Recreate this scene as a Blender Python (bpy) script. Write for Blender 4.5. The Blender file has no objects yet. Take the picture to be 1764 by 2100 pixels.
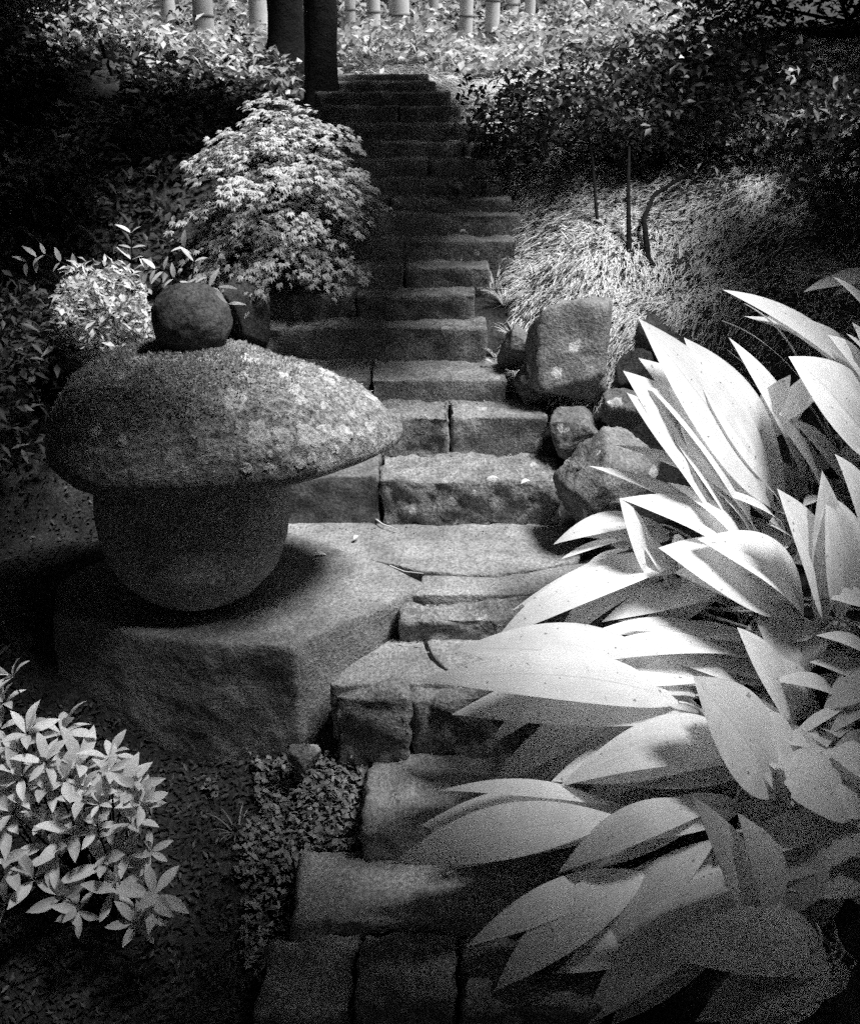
import bpy, math, random
import numpy as np
from mathutils import Vector, Matrix, Euler

random.seed(7)
RNG = np.random.default_rng(11)
SC = bpy.context.scene
COL = SC.collection

# ---------------------------------------------------------------- camera
# survey frame: the photograph measured as 1764 x 2100, eye 1.65 m above the landing
F_PX, EYE, HORIZON = 1900.0, 1.65, 150.0
PITCH = math.atan((1050 - HORIZON) / F_PX)
CP, SP = math.cos(PITCH), math.sin(PITCH)
cam_data = bpy.data.cameras.new('camera')
cam = bpy.data.objects.new('camera', cam_data)
COL.objects.link(cam)
cam.location = (0, 0, EYE)
cam.rotation_euler = (math.pi / 2 - PITCH, 0, 0)
cam_data.sensor_fit = 'VERTICAL'
cam_data.angle_y = 2 * math.atan(1050 / F_PX)
cam_data.clip_start = 0.05
cam_data.clip_end = 500
cam_data.dof.use_dof = True
cam_data.dof.focus_distance = 3.0
cam_data.dof.aperture_fstop = 6.3
SC.camera = cam

# ---------------------------------------------------------------- sky, sun, exposure
SUN_EL, SUN_AZ = math.radians(66), math.radians(108)      # azimuth from +Y towards +X
SUN = Vector((math.cos(SUN_EL) * math.sin(SUN_AZ), math.cos(SUN_EL) * math.cos(SUN_AZ), math.sin(SUN_EL)))
world = bpy.data.worlds.new('World')
SC.world = world
world.use_nodes = True
wn, wl = world.node_tree.nodes, world.node_tree.links
wn.clear()
sky = wn.new('ShaderNodeTexSky')
sky.sky_type = 'NISHITA'
sky.sun_disc = False
sky.sun_elevation = SUN_EL
sky.sun_rotation = SUN_AZ
bw = wn.new('ShaderNodeRGBToBW')
bg = wn.new('ShaderNodeBackground')
bg.inputs['Strength'].default_value = 0.05
wo = wn.new('ShaderNodeOutputWorld')
wl.new(sky.outputs[0], bw.inputs[0])
wl.new(bw.outputs[0], bg.inputs['Color'])
wl.new(bg.outputs[0], wo.inputs[0])
sl = bpy.data.lights.new('sun', 'SUN')
sl.energy = 4.5
sl.angle = math.radians(17.0)
sl.color = (1, 1, 1)
sun = bpy.data.objects.new('sun', sl)
COL.objects.link(sun)
sun.rotation_euler = SUN.to_track_quat('Z', 'Y').to_euler()
sun.location = SUN * 20
SC.view_settings.view_transform = 'Standard'
SC.view_settings.look = 'None'
SC.view_settings.exposure = 1.1
SC.view_settings.gamma = 1.0
SC.view_settings.use_curve_mapping = False
SC.cycles.use_denoising = False
SC.cycles.use_adaptive_sampling = True
SC.cycles.adaptive_threshold = 0.06
SC.cycles.adaptive_min_samples = 20
SC.cycles.max_bounces = 6
SC.cycles.diffuse_bounces = 5
SC.cycles.transmission_bounces = 3
SC.cycles.sample_clamp_indirect = 4.0

# ---------------------------------------------------------------- helpers
def ray(x, y):
    u, v = x - 882.0, y - 1050.0
    return np.array((u, F_PX * CP - v * SP, -F_PX * SP - v * CP))
def at_z(x, y, z):
    r = ray(x, y); t = (z - EYE) / r[2]
    return np.array((r[0] * t, r[1] * t, z))
def at_y(x, y, Y):
    r = ray(x, y); t = Y / r[1]
    return np.array((r[0] * t, Y, EYE + r[2] * t))
def mpp(p):
    """metres per survey pixel at a world point"""
    d = p[1] * CP - (p[2] - EYE) * SP
    return d / F_PX
def smooth(a, b, x):
    t = np.clip((np.asarray(x, float) - a) / (b - a), 0, 1)
    return t * t * (3 - 2 * t)
def _hash(ix, iy, iz, seed):
    h = (ix * 374761393 + iy * 668265263 + iz * 2147483647 + seed * 974711) & 0xffffffff
    h = ((h ^ (h >> 13)) * 1274126177) & 0xffffffff
    h = ((h ^ (h >> 15)) * 2246822519) & 0xffffffff
    return ((h ^ (h >> 16)) & 0xffffff) / float(0xffffff)
def vnoise(p, seed=0):
    p = np.asarray(p, float)
    i = np.floor(p).astype(np.int64); f = p - i; f = f * f * (3 - 2 * f)
    r = 0
    for dx in (0, 1):
        for dy in (0, 1):
            for dz in (0, 1):
                w = (f[:, 0] if dx else 1 - f[:, 0]) * (f[:, 1] if dy else 1 - f[:, 1]) * (f[:, 2] if dz else 1 - f[:, 2])
                r = r + w * _hash(i[:, 0] + dx, i[:, 1] + dy, i[:, 2] + dz, seed)
    return r * 2 - 1
def fbm(p, scale, octv=4, seed=0, gain=0.5):
    a, r = 1.0, 0
    q = np.asarray(p, float) * scale
    for o in range(octv):
        r = r + a * vnoise(q, seed + o * 17); q = q * 2.03 + 7.1; a *= gain
    return r
def norm(v):
    v = np.asarray(v, float)
    return v / max(1e-9, np.linalg.norm(v))

def mesh_np(name, v, f, smooth_shade=True, uv=None):
    """v (n,3); f (m,k) uniform polygons or a list of such arrays"""
    me = bpy.data.meshes.new(name)
    fl = f if isinstance(f, list) else [f]
    v = np.asarray(v, np.float32)
    me.vertices.add(len(v)); me.vertices.foreach_set('co', v.ravel())
    loops = np.concatenate([a.ravel() for a in fl]).astype(np.int32)
    tot = np.concatenate([np.full(len(a), a.shape[1]) for a in fl]).astype(np.int32)
    start = np.concatenate([[0], np.cumsum(tot)[:-1]]).astype(np.int32)
    me.loops.add(len(loops)); me.loops.foreach_set('vertex_index', loops)
    me.polygons.add(len(tot)); me.polygons.foreach_set('loop_start', start); me.polygons.foreach_set('loop_total', tot)
    if smooth_shade:
        me.polygons.foreach_set('use_smooth', np.ones(len(tot), bool))
    if uv is not None:
        l = me.uv_layers.new(name='UVMap')
        l.data.foreach_set('uv', np.asarray(uv, np.float32)[loops].ravel())
    me.update(calc_edges=True); me.validate()
    return me
def link(o, parent=None):
    COL.objects.link(o)
    if parent is not None:
        o.parent = parent
    return o
def tag(o, label, cat=None, group=None, kind=None):
    o['label'] = label
    if cat: o['category'] = cat
    if group: o['group'] = group
    if kind: o['kind'] = kind
    return o
def thing(name, loc, label, cat, group=None, kind=None):
    o = bpy.data.objects.new(name, None)
    o.empty_display_size = 0.1
    link(o); o.location = tuple(loc)
    return tag(o, label, cat, group, kind)
def part(name, v, f, mat, root=None, parent=None, uv=None, sm=True):
    """one mesh object; v in world coordinates, stored relative to its root"""
    org = np.array(root.location) if root is not None else np.zeros(3)
    me = mesh_np(name, np.asarray(v, float) - org, f, sm, uv)
    me.materials.append(mat)
    return link(bpy.data.objects.new(name, me), parent if parent is not None else root)
def solo(name, v, f, mat, label, cat=None, group=None, kind=None, uv=None, sm=True):
    """a thing that is one mesh, origin at its base"""
    v = np.asarray(v, float)
    org = np.array((v[:, 0].mean(), v[:, 1].mean(), v[:, 2].min()))
    me = mesh_np(name, v - org, f, sm, uv); me.materials.append(mat)
    o = link(bpy.data.objects.new(name, me)); o.location = tuple(org)
    return tag(o, label, cat, group, kind)
def join(parts):
    """[(v, f)] with quads -> one (v, f)"""
    vs, fs, n = [], [], 0
    for v, f in parts:
        vs.append(v); fs.append(f + n); n += len(v)
    return np.concatenate(vs), np.concatenate(fs)

def grid_faces(nu, nv, wrap=False):
    """rows nu x cols nv of vertices"""
    a = np.arange(nu * nv).reshape(nu, nv)
    if wrap:
        b = np.roll(a, -1, axis=1)
        return np.stack([a[:-1], b[:-1], b[1:], a[1:]], -1).reshape(-1, 4)
    return np.stack([a[:-1, :-1], a[:-1, 1:], a[1:, 1:], a[1:, :-1]], -1).reshape(-1, 4)
def tube(pts, rad, seg=6):
    pts = np.asarray(pts, float); rad = np.broadcast_to(rad, len(pts))
    rows = []
    ref = np.array((0.3, 0.9, 0.2))
    for i, p in enumerate(pts):
        t = norm(pts[min(i + 1, len(pts) - 1)] - pts[max(i - 1, 0)])
        a = norm(np.cross(t, ref if abs(t @ ref) < 0.95 else np.array((1, 0, 0)))); b = np.cross(t, a)
        an = np.arange(seg) * 2 * math.pi / seg
        rows.append(p + rad[i] * (np.cos(an)[:, None] * a + np.sin(an)[:, None] * b))
    return np.concatenate(rows), grid_faces(len(pts), seg, True)
def box_grid(lo, hi, step):
    lo, hi = np.array(lo, float), np.array(hi, float)
    n = np.maximum(2, np.ceil((hi - lo) / step).astype(int))
    vs, fs, c = [], [], 0
    for ax in range(3):
        u, w = (ax + 1) % 3, (ax + 2) % 3
        for side in (0, 1):
            gu, gw = np.meshgrid(np.linspace(lo[u], hi[u], n[u] + 1), np.linspace(lo[w], hi[w], n[w] + 1), indexing='ij')
            v = np.zeros((gu.size, 3)); v[:, u] = gu.ravel(); v[:, w] = gw.ravel(); v[:, ax] = hi[ax] if side else lo[ax]
            f = grid_faces(n[u] + 1, n[w] + 1)
            if not side: f = f[:, ::-1]
            vs.append(v); fs.append(f + c); c += len(v)
    v = np.concatenate(vs); f = np.concatenate(fs)
    _, idx, inv = np.unique(np.round(v, 6), axis=0, return_index=True, return_inverse=True)
    return v[idx], inv.ravel()[f]
def stone_block(lo, hi, r=0.025, amp=0.012, step=0.022, seed=0, taper=0.0, skew=0.0):
    lo, hi = np.array(lo, float), np.array(hi, float)
    v, f = box_grid(lo, hi, step)
    # crowd the sampling toward the edges so corners stay crisp
    c0, h0 = (lo + hi) / 2, (hi - lo) / 2
    q = (v - c0) / h0
    v = c0 + h0 * np.sign(q) * (1 - np.clip(1 - np.abs(q), 0, 1) ** 1.35)
    r = min(r, 0.45 * (hi - lo).min())
    # sharpen the sampling near edges, then round them
    inn = np.clip(v, lo + r, hi - r); d = v - inn
    d = d / np.maximum(1e-9, np.linalg.norm(d, axis=1))[:, None]
    c = (lo + hi) / 2
    rr = r * np.clip(1 + 0.6 * fbm(inn, 14, 3, seed + 5), .4, 1.6)[:, None]
    p = inn + d * rr
    p += d * (amp * fbm(v, 7, 4, seed) + 0.6 * amp * fbm(v, 31, 3, seed + 3) - 1.6 * amp * np.clip(fbm(v, 17, 3, seed + 21) - .35, 0, 1))[:, None]
    # outline of the block wanders a little in plan
    p[:, 1] += 0.7 * amp * fbm(np.stack([v[:, 0], v[:, 2] * 0.3, v[:, 2] * 0], 1), 3.1, 2, seed + 9)
    p[:, 2] += 0.5 * amp * fbm(np.stack([v[:, 0], v[:, 1], v[:, 2] * 0], 1), 2.7, 2, seed + 8)
    if skew: p[:, 0] += skew * (p[:, 2] - c[2])
    return p, f
def uvsphere(nu=40, nv=60):
    th = np.linspace(0.0005, math.pi - 0.0005, nu)[:, None]; ph = np.linspace(0, 2 * math.pi, nv, endpoint=False)[None]
    v = np.stack([np.sin(th) * np.cos(ph), np.sin(th) * np.sin(ph), np.cos(th) + 0 * ph], -1).reshape(-1, 3)
    return v, grid_faces(nu, nv, True)[:, ::-1]
def boulder(c, rad, seed, cuts=7, amp=0.10, nu=44, nv=64, rot=0.0, boxy=3.6):
    v, f = uvsphere(nu, nv)
    n = v.copy(); rs = np.random.default_rng(seed)
    s = 1.0 / (np.abs(n) ** boxy).sum(1) ** (1 / boxy)
    for k in range(cuts):                                   # worn flat faces
        d = norm(rs.normal(size=3)); h = rs.uniform(0.62, 0.92)
        q = n @ d
        s = np.minimum(s, np.where(q > 0.2, h / np.maximum(q, 0.2) , 9))
    s = s + amp * fbm(n, 2.2, 4, seed) * 0.6 + amp * 0.35 * fbm(n, 8, 4, seed + 4, .6)
    p = n * s[:, None] * np.array(rad)
    if rot:
        cr, sr = math.cos(rot), math.sin(rot)
        p = np.stack([p[:, 0] * cr - p[:, 2] * sr, p[:, 1], p[:, 0] * sr + p[:, 2] * cr], 1)
    return p + np.array(c), f

def frames(n, rs, up=0.0):
    """random orthonormal frames biased so the third axis points up"""
    z = rs.normal(size=(n, 3)); z[:, 2] = np.abs(z[:, 2]) * (1 - up) + up * 2.2
    z /= np.linalg.norm(z, axis=1)[:, None]
    a = rs.normal(size=(n, 3)); x = np.cross(a, z); x /= np.maximum(1e-6, np.linalg.norm(x, axis=1))[:, None]
    return x, np.cross(z, x), z
def leaf_cloud(c, ln, wd, rs, up=0.5, axis=None, fold=0.18):
    """one six-vertex folded leaf at each centre: two quads"""
    n = len(c); c = np.asarray(c, float)
    x, y, z = frames(n, rs, up)
    if axis is not None:
        x = axis / np.maximum(1e-6, np.linalg.norm(axis, axis=1))[:, None]
        y = np.cross(z, x); y /= np.maximum(1e-6, np.linalg.norm(y, axis=1))[:, None]; z = np.cross(x, y)
    ln = np.broadcast_to(ln, n)[:, None] * rs.uniform(0.7, 1.25, (n, 1)); wd = np.broadcast_to(wd, n)[:, None] * rs.uniform(0.75, 1.2, (n, 1))
    b = c - x * ln * 0.5; t = c + x * ln * 0.5 - z * ln * 0.12
    m = c + z * 0.0
    l1 = c - x * ln * 0.08 + y * wd * 0.5 + z * wd * fold; r1 = c - x * ln * 0.08 - y * wd * 0.5 + z * wd * fold
    v = np.stack([b, l1, t, r1, m], 1)                    # base left tip right middle
    v = v.reshape(-1, 3)
    k = np.arange(n)[:, None] * 5
    f = np.concatenate([k + np.array([[0, 4, 2, 1]]), k + np.array([[0, 3, 2, 4]])])
    return v, f

# ---------------------------------------------------------------- materials (all greys: the place is seen through black and white film)
def new_mat(name):
    m = bpy.data.materials.new(name); m.use_nodes = True
    nt = m.node_tree; nt.nodes.clear()
    out = nt.nodes.new('ShaderNodeOutputMaterial')
    return m, nt, out
def N(nt, t, **kw):
    n = nt.nodes.new(t)
    for k, v in kw.items():
        if k.startswith('i_'):
            n.inputs[k[2:].replace('_', ' ')].default_value = v
        else:
            setattr(n, k, v)
    return n
def ramp(nt, src, stops):
    r = nt.nodes.new('ShaderNodeValToRGB')
    e = r.color_ramp.elements
    while len(e) < len(stops): e.new(0.5)
    for i, (p, c) in enumerate(stops):
        e[i].position = p; e[i].color = (c, c, c, 1)
    nt.links.new(src, r.inputs[0])
    return r.outputs[0]
def mixc(nt, fac, a, b, mode='MIX'):
    m = nt.nodes.new('ShaderNodeMix'); m.data_type = 'RGBA'; m.blend_type = mode
    L = nt.links
    if isinstance(fac, (int, float)): m.inputs[0].default_value = fac
    else: L.new(fac, m.inputs[0])
    for s, k in ((a, 6), (b, 7)):
        if isinstance(s, (int, float)): m.inputs[k].default_value = (s, s, s, 1)
        else: L.new(s, m.inputs[k])
    return m.outputs[2]
def stone_mat(name, lo, hi, scale=6.0, lichen=0.0, lichen_size=9.0, speckle=0.5, bump=0.5, moss=0.0, lichen_c=0.5):
    m, nt, out = new_mat(name); L = nt.links
    tc = N(nt, 'ShaderNodeTexCoord'); co = tc.outputs['Object']
    n1 = N(nt, 'ShaderNodeTexNoise'); n1.inputs['Scale'].default_value = scale; n1.inputs['Detail'].default_value = 7; n1.inputs['Roughness'].default_value = 0.65
    n2 = N(nt, 'ShaderNodeTexNoise'); n2.inputs['Scale'].default_value = 85; n2.inputs['Detail'].default_value = 3; n2.inputs['Roughness'].default_value = 0.7
    n3 = N(nt, 'ShaderNodeTexNoise'); n3.inputs['Scale'].default_value = 1.7; n3.inputs['Detail'].default_value = 3
    for n in (n1, n2, n3): L.new(co, n.inputs['Vector'])
    base = ramp(nt, n1.outputs[0], [(0.3, lo), (0.5, (lo + hi) / 2), (0.72, hi)])
    sp = ramp(nt, n2.outputs[0], [(0.32, 0.25), (0.5, 0.95), (0.68, 1.7)])
    c = mixc(nt, speckle, base, mixc(nt, 1.0, base, sp, 'MULTIPLY'))
    big = ramp(nt, n3.outputs[0], [(0.3, 0.65), (0.7, 1.25)])
    c = mixc(nt, 1.0, c, big, 'MULTIPLY')
    hgt = n2.outputs[0]
    if lichen > 0:
        w = N(nt, 'ShaderNodeTexNoise'); w.inputs['Scale'].default_value = 26; w.inputs['Detail'].default_value = 4; L.new(co, w.inputs['Vector'])
        add = N(nt, 'ShaderNodeMix', data_type='RGBA', blend_type='LINEAR_LIGHT'); add.inputs[0].default_value = 0.035
        L.new(co, add.inputs[6]); L.new(w.outputs['Color'], add.inputs[7])
        vo = N(nt, 'ShaderNodeTexVoronoi'); vo.inputs['Scale'].default_value = lichen_size; vo.inputs['Randomness'].default_value = 1.0
        L.new(add.outputs[2], vo.inputs['Vector'])
        spots = ramp(nt, vo.outputs['Distance'], [(0.0, 1.0), (0.17, 0.85), (0.27, 1.0), (0.33, 0.0)])
        pick = N(nt, 'ShaderNodeSeparateColor'); L.new(vo.outputs['Color'], pick.inputs[0])
        sel = ramp(nt, pick.outputs[0], [(1 - lichen - 0.01, 0.0), (1 - lichen + 0.01, 1.0)])
        mul = N(nt, 'ShaderNodeMath', operation='MULTIPLY'); L.new(spots, mul.inputs[0]); L.new(sel, mul.inputs[1])
        tex = ramp(nt, w.outputs[0], [(0.35, 0.25), (0.6, 1.0)])
        mul2 = N(nt, 'ShaderNodeMath', operation='MULTIPLY'); L.new(mul.outputs[0], mul2.inputs[0]); L.new(tex, mul2.inputs[1])
        c = mixc(nt, mul2.outputs[0], c, lichen_c)
    p = N(nt, 'ShaderNodeBsdfPrincipled')
    p.inputs['Roughness'].default_value = 0.92
    p.inputs['Specular IOR Level'].default_value = 0.15
    L.new(c, p.inputs['Base Color'])
    b1 = N(nt, 'ShaderNodeBump'); b1.inputs['Strength'].default_value = bump; b1.inputs['Distance'].default_value = 0.009
    b2 = N(nt, 'ShaderNodeBump'); b2.inputs['Strength'].default_value = bump; b2.inputs['Distance'].default_value = 0.02
    L.new(n2.outputs[0], b1.inputs['Height']); L.new(n1.outputs[0], b2.inputs['Height'])
    L.new(b1.outputs[0], b2.inputs['Normal']); L.new(b2.outputs[0], p.inputs['Normal'])
    L.new(p.outputs[0], out.inputs[0])
    return m
def leaf_mat(name, lo, hi, transl=0.35, rough=0.5, veins=False, scale=14.0, rand=0.25, spec=0.35):
    m, nt, out = new_mat(name); L = nt.links
    tc = N(nt, 'ShaderNodeTexCoord')
    n1 = N(nt, 'ShaderNodeTexNoise'); n1.inputs['Scale'].default_value = scale; n1.inputs['Detail'].default_value = 4
    L.new(tc.outputs['Object'], n1.inputs['Vector'])
    c = ramp(nt, n1.outputs[0], [(0.3, lo), (0.7, hi)])
    oi = N(nt, 'ShaderNodeObjectInfo'); ge = N(nt, 'ShaderNodeNewGeometry')
    ad = N(nt, 'ShaderNodeMath', operation='ADD'); L.new(oi.outputs['Random'], ad.inputs[0]); L.new(ge.outputs['Random Per Island'], ad.inputs[1])
    fr = N(nt, 'ShaderNodeMath', operation='FRACT'); L.new(ad.outputs[0], fr.inputs[0])
    v = ramp(nt, fr.outputs[0], [(0.0, 1 - rand), (1.0, 1.0)])
    c = mixc(nt, 1.0, c, v, 'MULTIPLY')
    p = N(nt, 'ShaderNodeBsdfPrincipled'); p.inputs['Roughness'].default_value = rough; p.inputs['Specular IOR Level'].default_value = spec
    nb = N(nt, 'ShaderNodeBump'); nb.inputs['Strength'].default_value = 0.25; nb.inputs['Distance'].default_value = 0.004
    if veins:
        uvn = N(nt, 'ShaderNodeUVMap')
        sx = N(nt, 'ShaderNodeSeparateXYZ'); L.new(uvn.outputs[0], sx.inputs[0])
        si = N(nt, 'ShaderNodeMath', operation='MULTIPLY'); L.new(sx.outputs[0], si.inputs[0]); si.inputs[1].default_value = 46.0
        sn = N(nt, 'ShaderNodeMath', operation='SINE'); L.new(si.outputs[0], sn.inputs[0])
        L.new(sn.outputs[0], nb.inputs['Height']); nb.inputs['Distance'].default_value = 0.00025; nb.inputs['Strength'].default_value = 0.3
        ab = N(nt, 'ShaderNodeMath', operation='ABSOLUTE'); L.new(sx.outputs[0], ab.inputs[0])
        vr = mixc(nt, 1.0, ramp(nt, sn.outputs[0], [(0.0, 0.97), (1.0, 1.0)]), ramp(nt, ab.outputs[0], [(0.0, 0.80), (0.05, 1.0), (0.97, 1.0), (1.0, 0.8)]), 'MULTIPLY')
        c = mixc(nt, 1.0, c, vr, 'MULTIPLY')
        # small brown specks and nibbles
        sp = N(nt, 'ShaderNodeTexNoise'); sp.inputs['Scale'].default_value = 55; sp.inputs['Detail'].default_value = 2; L.new(tc.outputs['Object'], sp.inputs['Vector'])
        c = mixc(nt, 1.0, c, ramp(nt, sp.outputs[0], [(0.27, 0.35), (0.31, 1.0)]), 'MULTIPLY')
    else:
        L.new(n1.outputs[0], nb.inputs['Height'])
    L.new(c, p.inputs['Base Color']); L.new(nb.outputs[0], p.inputs['Normal'])
    t = N(nt, 'ShaderNodeBsdfTranslucent'); L.new(c, t.inputs['Color'])
    mx = N(nt, 'ShaderNodeMixShader'); mx.inputs[0].default_value = transl
    L.new(p.outputs[0], mx.inputs[1]); L.new(t.outputs[0], mx.inputs[2]); L.new(mx.outputs[0], out.inputs[0])
    return m
M = {}
M['step'] = stone_mat('step_stone', 0.09, 0.26, 9, lichen=0.10, lichen_size=13, lichen_c=0.42, speckle=.85, bump=.9)
M['slab'] = stone_mat('slab_stone', 0.13, 0.31, 5, speckle=0.7, bump=.8)
M['rough'] = stone_mat('rough_stone', 0.08, 0.27, 14, lichen=0.18, lichen_size=16, speckle=0.8, bump=0.9, lichen_c=0.4)
M['granite'] = stone_mat('granite', 0.08, 0.17, 9, speckle=0.8, bump=0.35)
M['knob'] = stone_mat('dark_granite', 0.06, 0.13, 12, lichen=.2, lichen_size=14, speckle=0.9, bump=0.6, lichen_c=.2)
M['lichen'] = stone_mat('pale_lichen', 0.30, 0.60, 60, speckle=0.5, bump=0.8)
M['base'] = stone_mat('pale_granite', 0.20, 0.36, 9, speckle=0.9, bump=0.6)
M['cap'] = stone_mat('mossy_stone', 0.10, 0.42, 38, lichen=0.5, lichen_size=8, speckle=0.9, bump=1.0, lichen_c=0.62)
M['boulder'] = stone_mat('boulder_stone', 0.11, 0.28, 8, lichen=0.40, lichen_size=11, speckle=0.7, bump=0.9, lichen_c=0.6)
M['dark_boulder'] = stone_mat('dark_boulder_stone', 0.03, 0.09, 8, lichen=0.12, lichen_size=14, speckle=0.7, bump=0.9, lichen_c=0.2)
M['soil'] = stone_mat('soil', 0.02, 0.07, 9, speckle=0.9, bump=1.0)
M['bark'] = stone_mat('dark_bark', 0.004, 0.013, 20, speckle=0.6, bump=1.0)
M['bamboo'] = stone_mat('bamboo_culm', 0.42, 0.60, 3, speckle=0.15, bump=0.1)
M['node'] = stone_mat('bamboo_node', 0.12, 0.2, 3, speckle=0.15, bump=0.1)
M['broad'] = leaf_mat('broad_leaf', 0.78, 0.90, 0.48, 0.55, veins=True, rand=0.18)
M['stalk'] = leaf_mat('leaf_stalk', 0.4, 0.6, 0.1)
M['shrub'] = leaf_mat('shrub_leaf', 0.62, 0.82, 0.3, 0.5, scale=40, rand=0.35)
M['maple'] = leaf_mat('maple_leaf', 0.55, 0.80, 0.4, 0.6, rand=0.45)
M['small'] = leaf_mat('small_leaf', 0.55, 0.8, 0.35, 0.5, rand=0.5)
M['grass'] = leaf_mat('grass_blade', 0.6, 0.82, 0.35, 0.6, scale=3, rand=0.5)
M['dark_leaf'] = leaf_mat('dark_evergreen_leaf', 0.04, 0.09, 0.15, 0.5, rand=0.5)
M['canopy'] = leaf_mat('canopy_leaf', 0.04, 0.08, 0.08, 0.6, rand=0.3)
M['bank'] = leaf_mat('bank_moss', 0.72, 0.9, 0.35, 0.7, scale=5, rand=0.15, spec=.1)
M['far'] = leaf_mat('background_leaf', 0.45, 0.75, 0.35, 0.6, scale=1.2, rand=0.75)
M['cover'] = leaf_mat('ground_cover_leaf', 0.18, 0.4, 0.25, 0.6, rand=0.5)
M['moss'] = leaf_mat('moss_tuft', 0.38, 0.62, 0.3, 0.8, scale=9, rand=0.5, spec=0.1)
M['dry'] = leaf_mat('dry_leaf', 0.5, 0.7, 0.2, 0.7)

# ---------------------------------------------------------------- stairs profile (riser foot Y, tread height), then ground
UP = [(3.35, .203), (3.62, .369), (3.83, .466), (4.12, .614), (4.28, .727), (4.44, .825), (4.62, .918), (4.75, 1.02), (4.86, 1.085),
      (5.00, 1.165), (5.14, 1.245), (5.30, 1.315), (5.52, 1.395), (5.74, 1.480), (6.03, 1.545), (6.35, 1.600), (6.75, 1.640)]
DOWN = [(2.68, 0.0), (2.42, -.107), (2.06, -.351), (1.86, -.466), (1.55, -.74), (1.2, -.92)]
PY = [-60, 0.8, 1.2, 1.55, 1.86, 2.06, 2.42, 2.68] + [u[0] for u in UP] + [7.3, 10.0, 13, 20, 60]
PZ = [-1.1, -1.1, -1.1, -.92, -.74, -.466, -.351, -.107] + [0.0] + [u[1] for u in UP[:-1]] + [1.62, 1.9, 3.0, 6.5, 14]
def zs(Y): return np.interp(Y, PY, PZ)
def ground_z(x, y):
    x, y = np.asarray(x, float), np.asarray(y, float)
    z = zs(y) - 0.05
    near = 1 - smooth(7.0, 9.0, y)
    # right bank: retained by boulders above the landing, a low bed under the broad leaves below it
    b = np.interp(y, [1.2, 2.0, 3.1, 3.55, 3.9, 4.6, 5.6, 6.6, 8], [.10, .15, .10, .12, .33, .26, .16, .08, 0])
    z = z + near * (smooth(0.30, 0.85, x) * b + np.maximum(0, x - 0.7) * 0.16)
    # left bank
    lb = np.interp(y, [3.3, 3.8, 5, 7], [0, .16, .22, .1])
    z = z + near * (smooth(-0.75, -1.2, x) * lb + np.maximum(0, -x - 1.3) * 0.12 * smooth(3.0, 4.0, y))
    # left of the slab the bed stays level, then drops into the hollow in front of it
    left = smooth(-0.35, -0.75, x) * (1 - smooth(3.2, 3.5, y))
    lvl = np.interp(y, [0.8, 1.6, 2.1, 2.5, 2.75, 3.5], [-1.1, -.78, -.56, -.45, -.05, -.02])
    z = z * (1 - left) + lvl * left
    return z + 0.03 * np.asarray(fbm(np.stack([x.ravel(), y.ravel(), 0 * x.ravel()], 1), 2.6, 3, 3)).reshape(x.shape) * (0.4 + 0.6 * smooth(0.5, 1.0, np.abs(x)))
gx = np.unique(np.concatenate([np.linspace(-80, -6, 16), np.linspace(-6, 6, 161), np.linspace(6, 80, 16)]))
gy = np.unique(np.concatenate([np.linspace(-60, 0, 12), np.linspace(0, 9, 151), np.linspace(9, 20, 40), np.linspace(20, 90, 16)]))
GX, GY = np.meshgrid(gx, gy, indexing='ij')
GZ = ground_z(GX, GY)
gv = np.stack([GX, GY, GZ], -1).reshape(-1, 3)
g = part('ground', gv, grid_faces(len(gx), len(gy)), M['soil'])
tag(g, 'dark soil banks and hollow on both sides of the stone steps', kind='structure')

# ---------------------------------------------------------------- stone steps
steps = bpy.data.objects.new('stone_steps', None); link(steps)
tag(steps, 'worn flight of rough stone steps climbing from the dark foreground to the bamboo', kind='structure')
def block(xa, xb, y, Y, z0, z1, depth, seed, r=.022, amp=.010, mat='step', dz=0, dy=0, name='step_block'):
    a, b = at_y(xa, y, Y)[0], at_y(xb, y, Y)[0]
    v, f = stone_block((a, Y + dy, z0), (b - .006, Y + depth + dy, z1 + dz), r, amp, seed=seed)
    return part(name, v, f, M[mat], steps)
BL = {1: [(520, 779, 'granite'), (781, 1152, 'rough')], 2: [(640, 924, 'rough'), (926, 1124, 'step')], 3: [(560, 759, 'step'), (761, 1042, 'step')],
      4: [(536, 1002, 'step')], 5: [(530, 729, 'step'), (731, 977, 'step')], 6: [(540, 829, 'step'), (831, 1007, 'step')], 7: [(600, 1062, 'step')],
      8: [(640, 760, 'step'), (762, 1068, 'step')], 9: [(690, 800, 'step'), (803, 1050, 'step')], 10: [(690, 1034, 'step')], 11: [(690, 880, 'step'), (882, 1018, 'step')],
      12: [(690, 946, 'step'), (949, 1005, 'step')], 13: [(680, 968, 'step')], 14: [(670, 820, 'step'), (822, 945, 'step')], 15: [(660, 925, 'step')], 16: [(650, 895, 'step')], 17: [(640, 880, 'step')]}
for k, (Y, z) in enumerate(UP, 1):
    z0 = UP[k - 2][1] if k > 1 else 0.0
    Yn = UP[k][0] if k < len(UP) else Y + 0.7
    ymid = {1: 1030, 2: 890, 3: 800, 4: 700, 5: 630, 6: 565}.get(k, 500)
    for j, (xa, xb, mt) in enumerate(BL[k]):
        rough = mt == 'rough'
        block(xa, xb, ymid, Y, z0 - .09, z, Yn - Y + .10, 100 + k * 7 + j, r=.018 if rough and k == 1 else .009, amp=.016 if rough else .007, mat=mt,
              dz=(.012 if (k == 1 and j == 0) else 0) - .004 * j, dy=.02 if (k == 1 and j == 0) else 0.01 * j)
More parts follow.
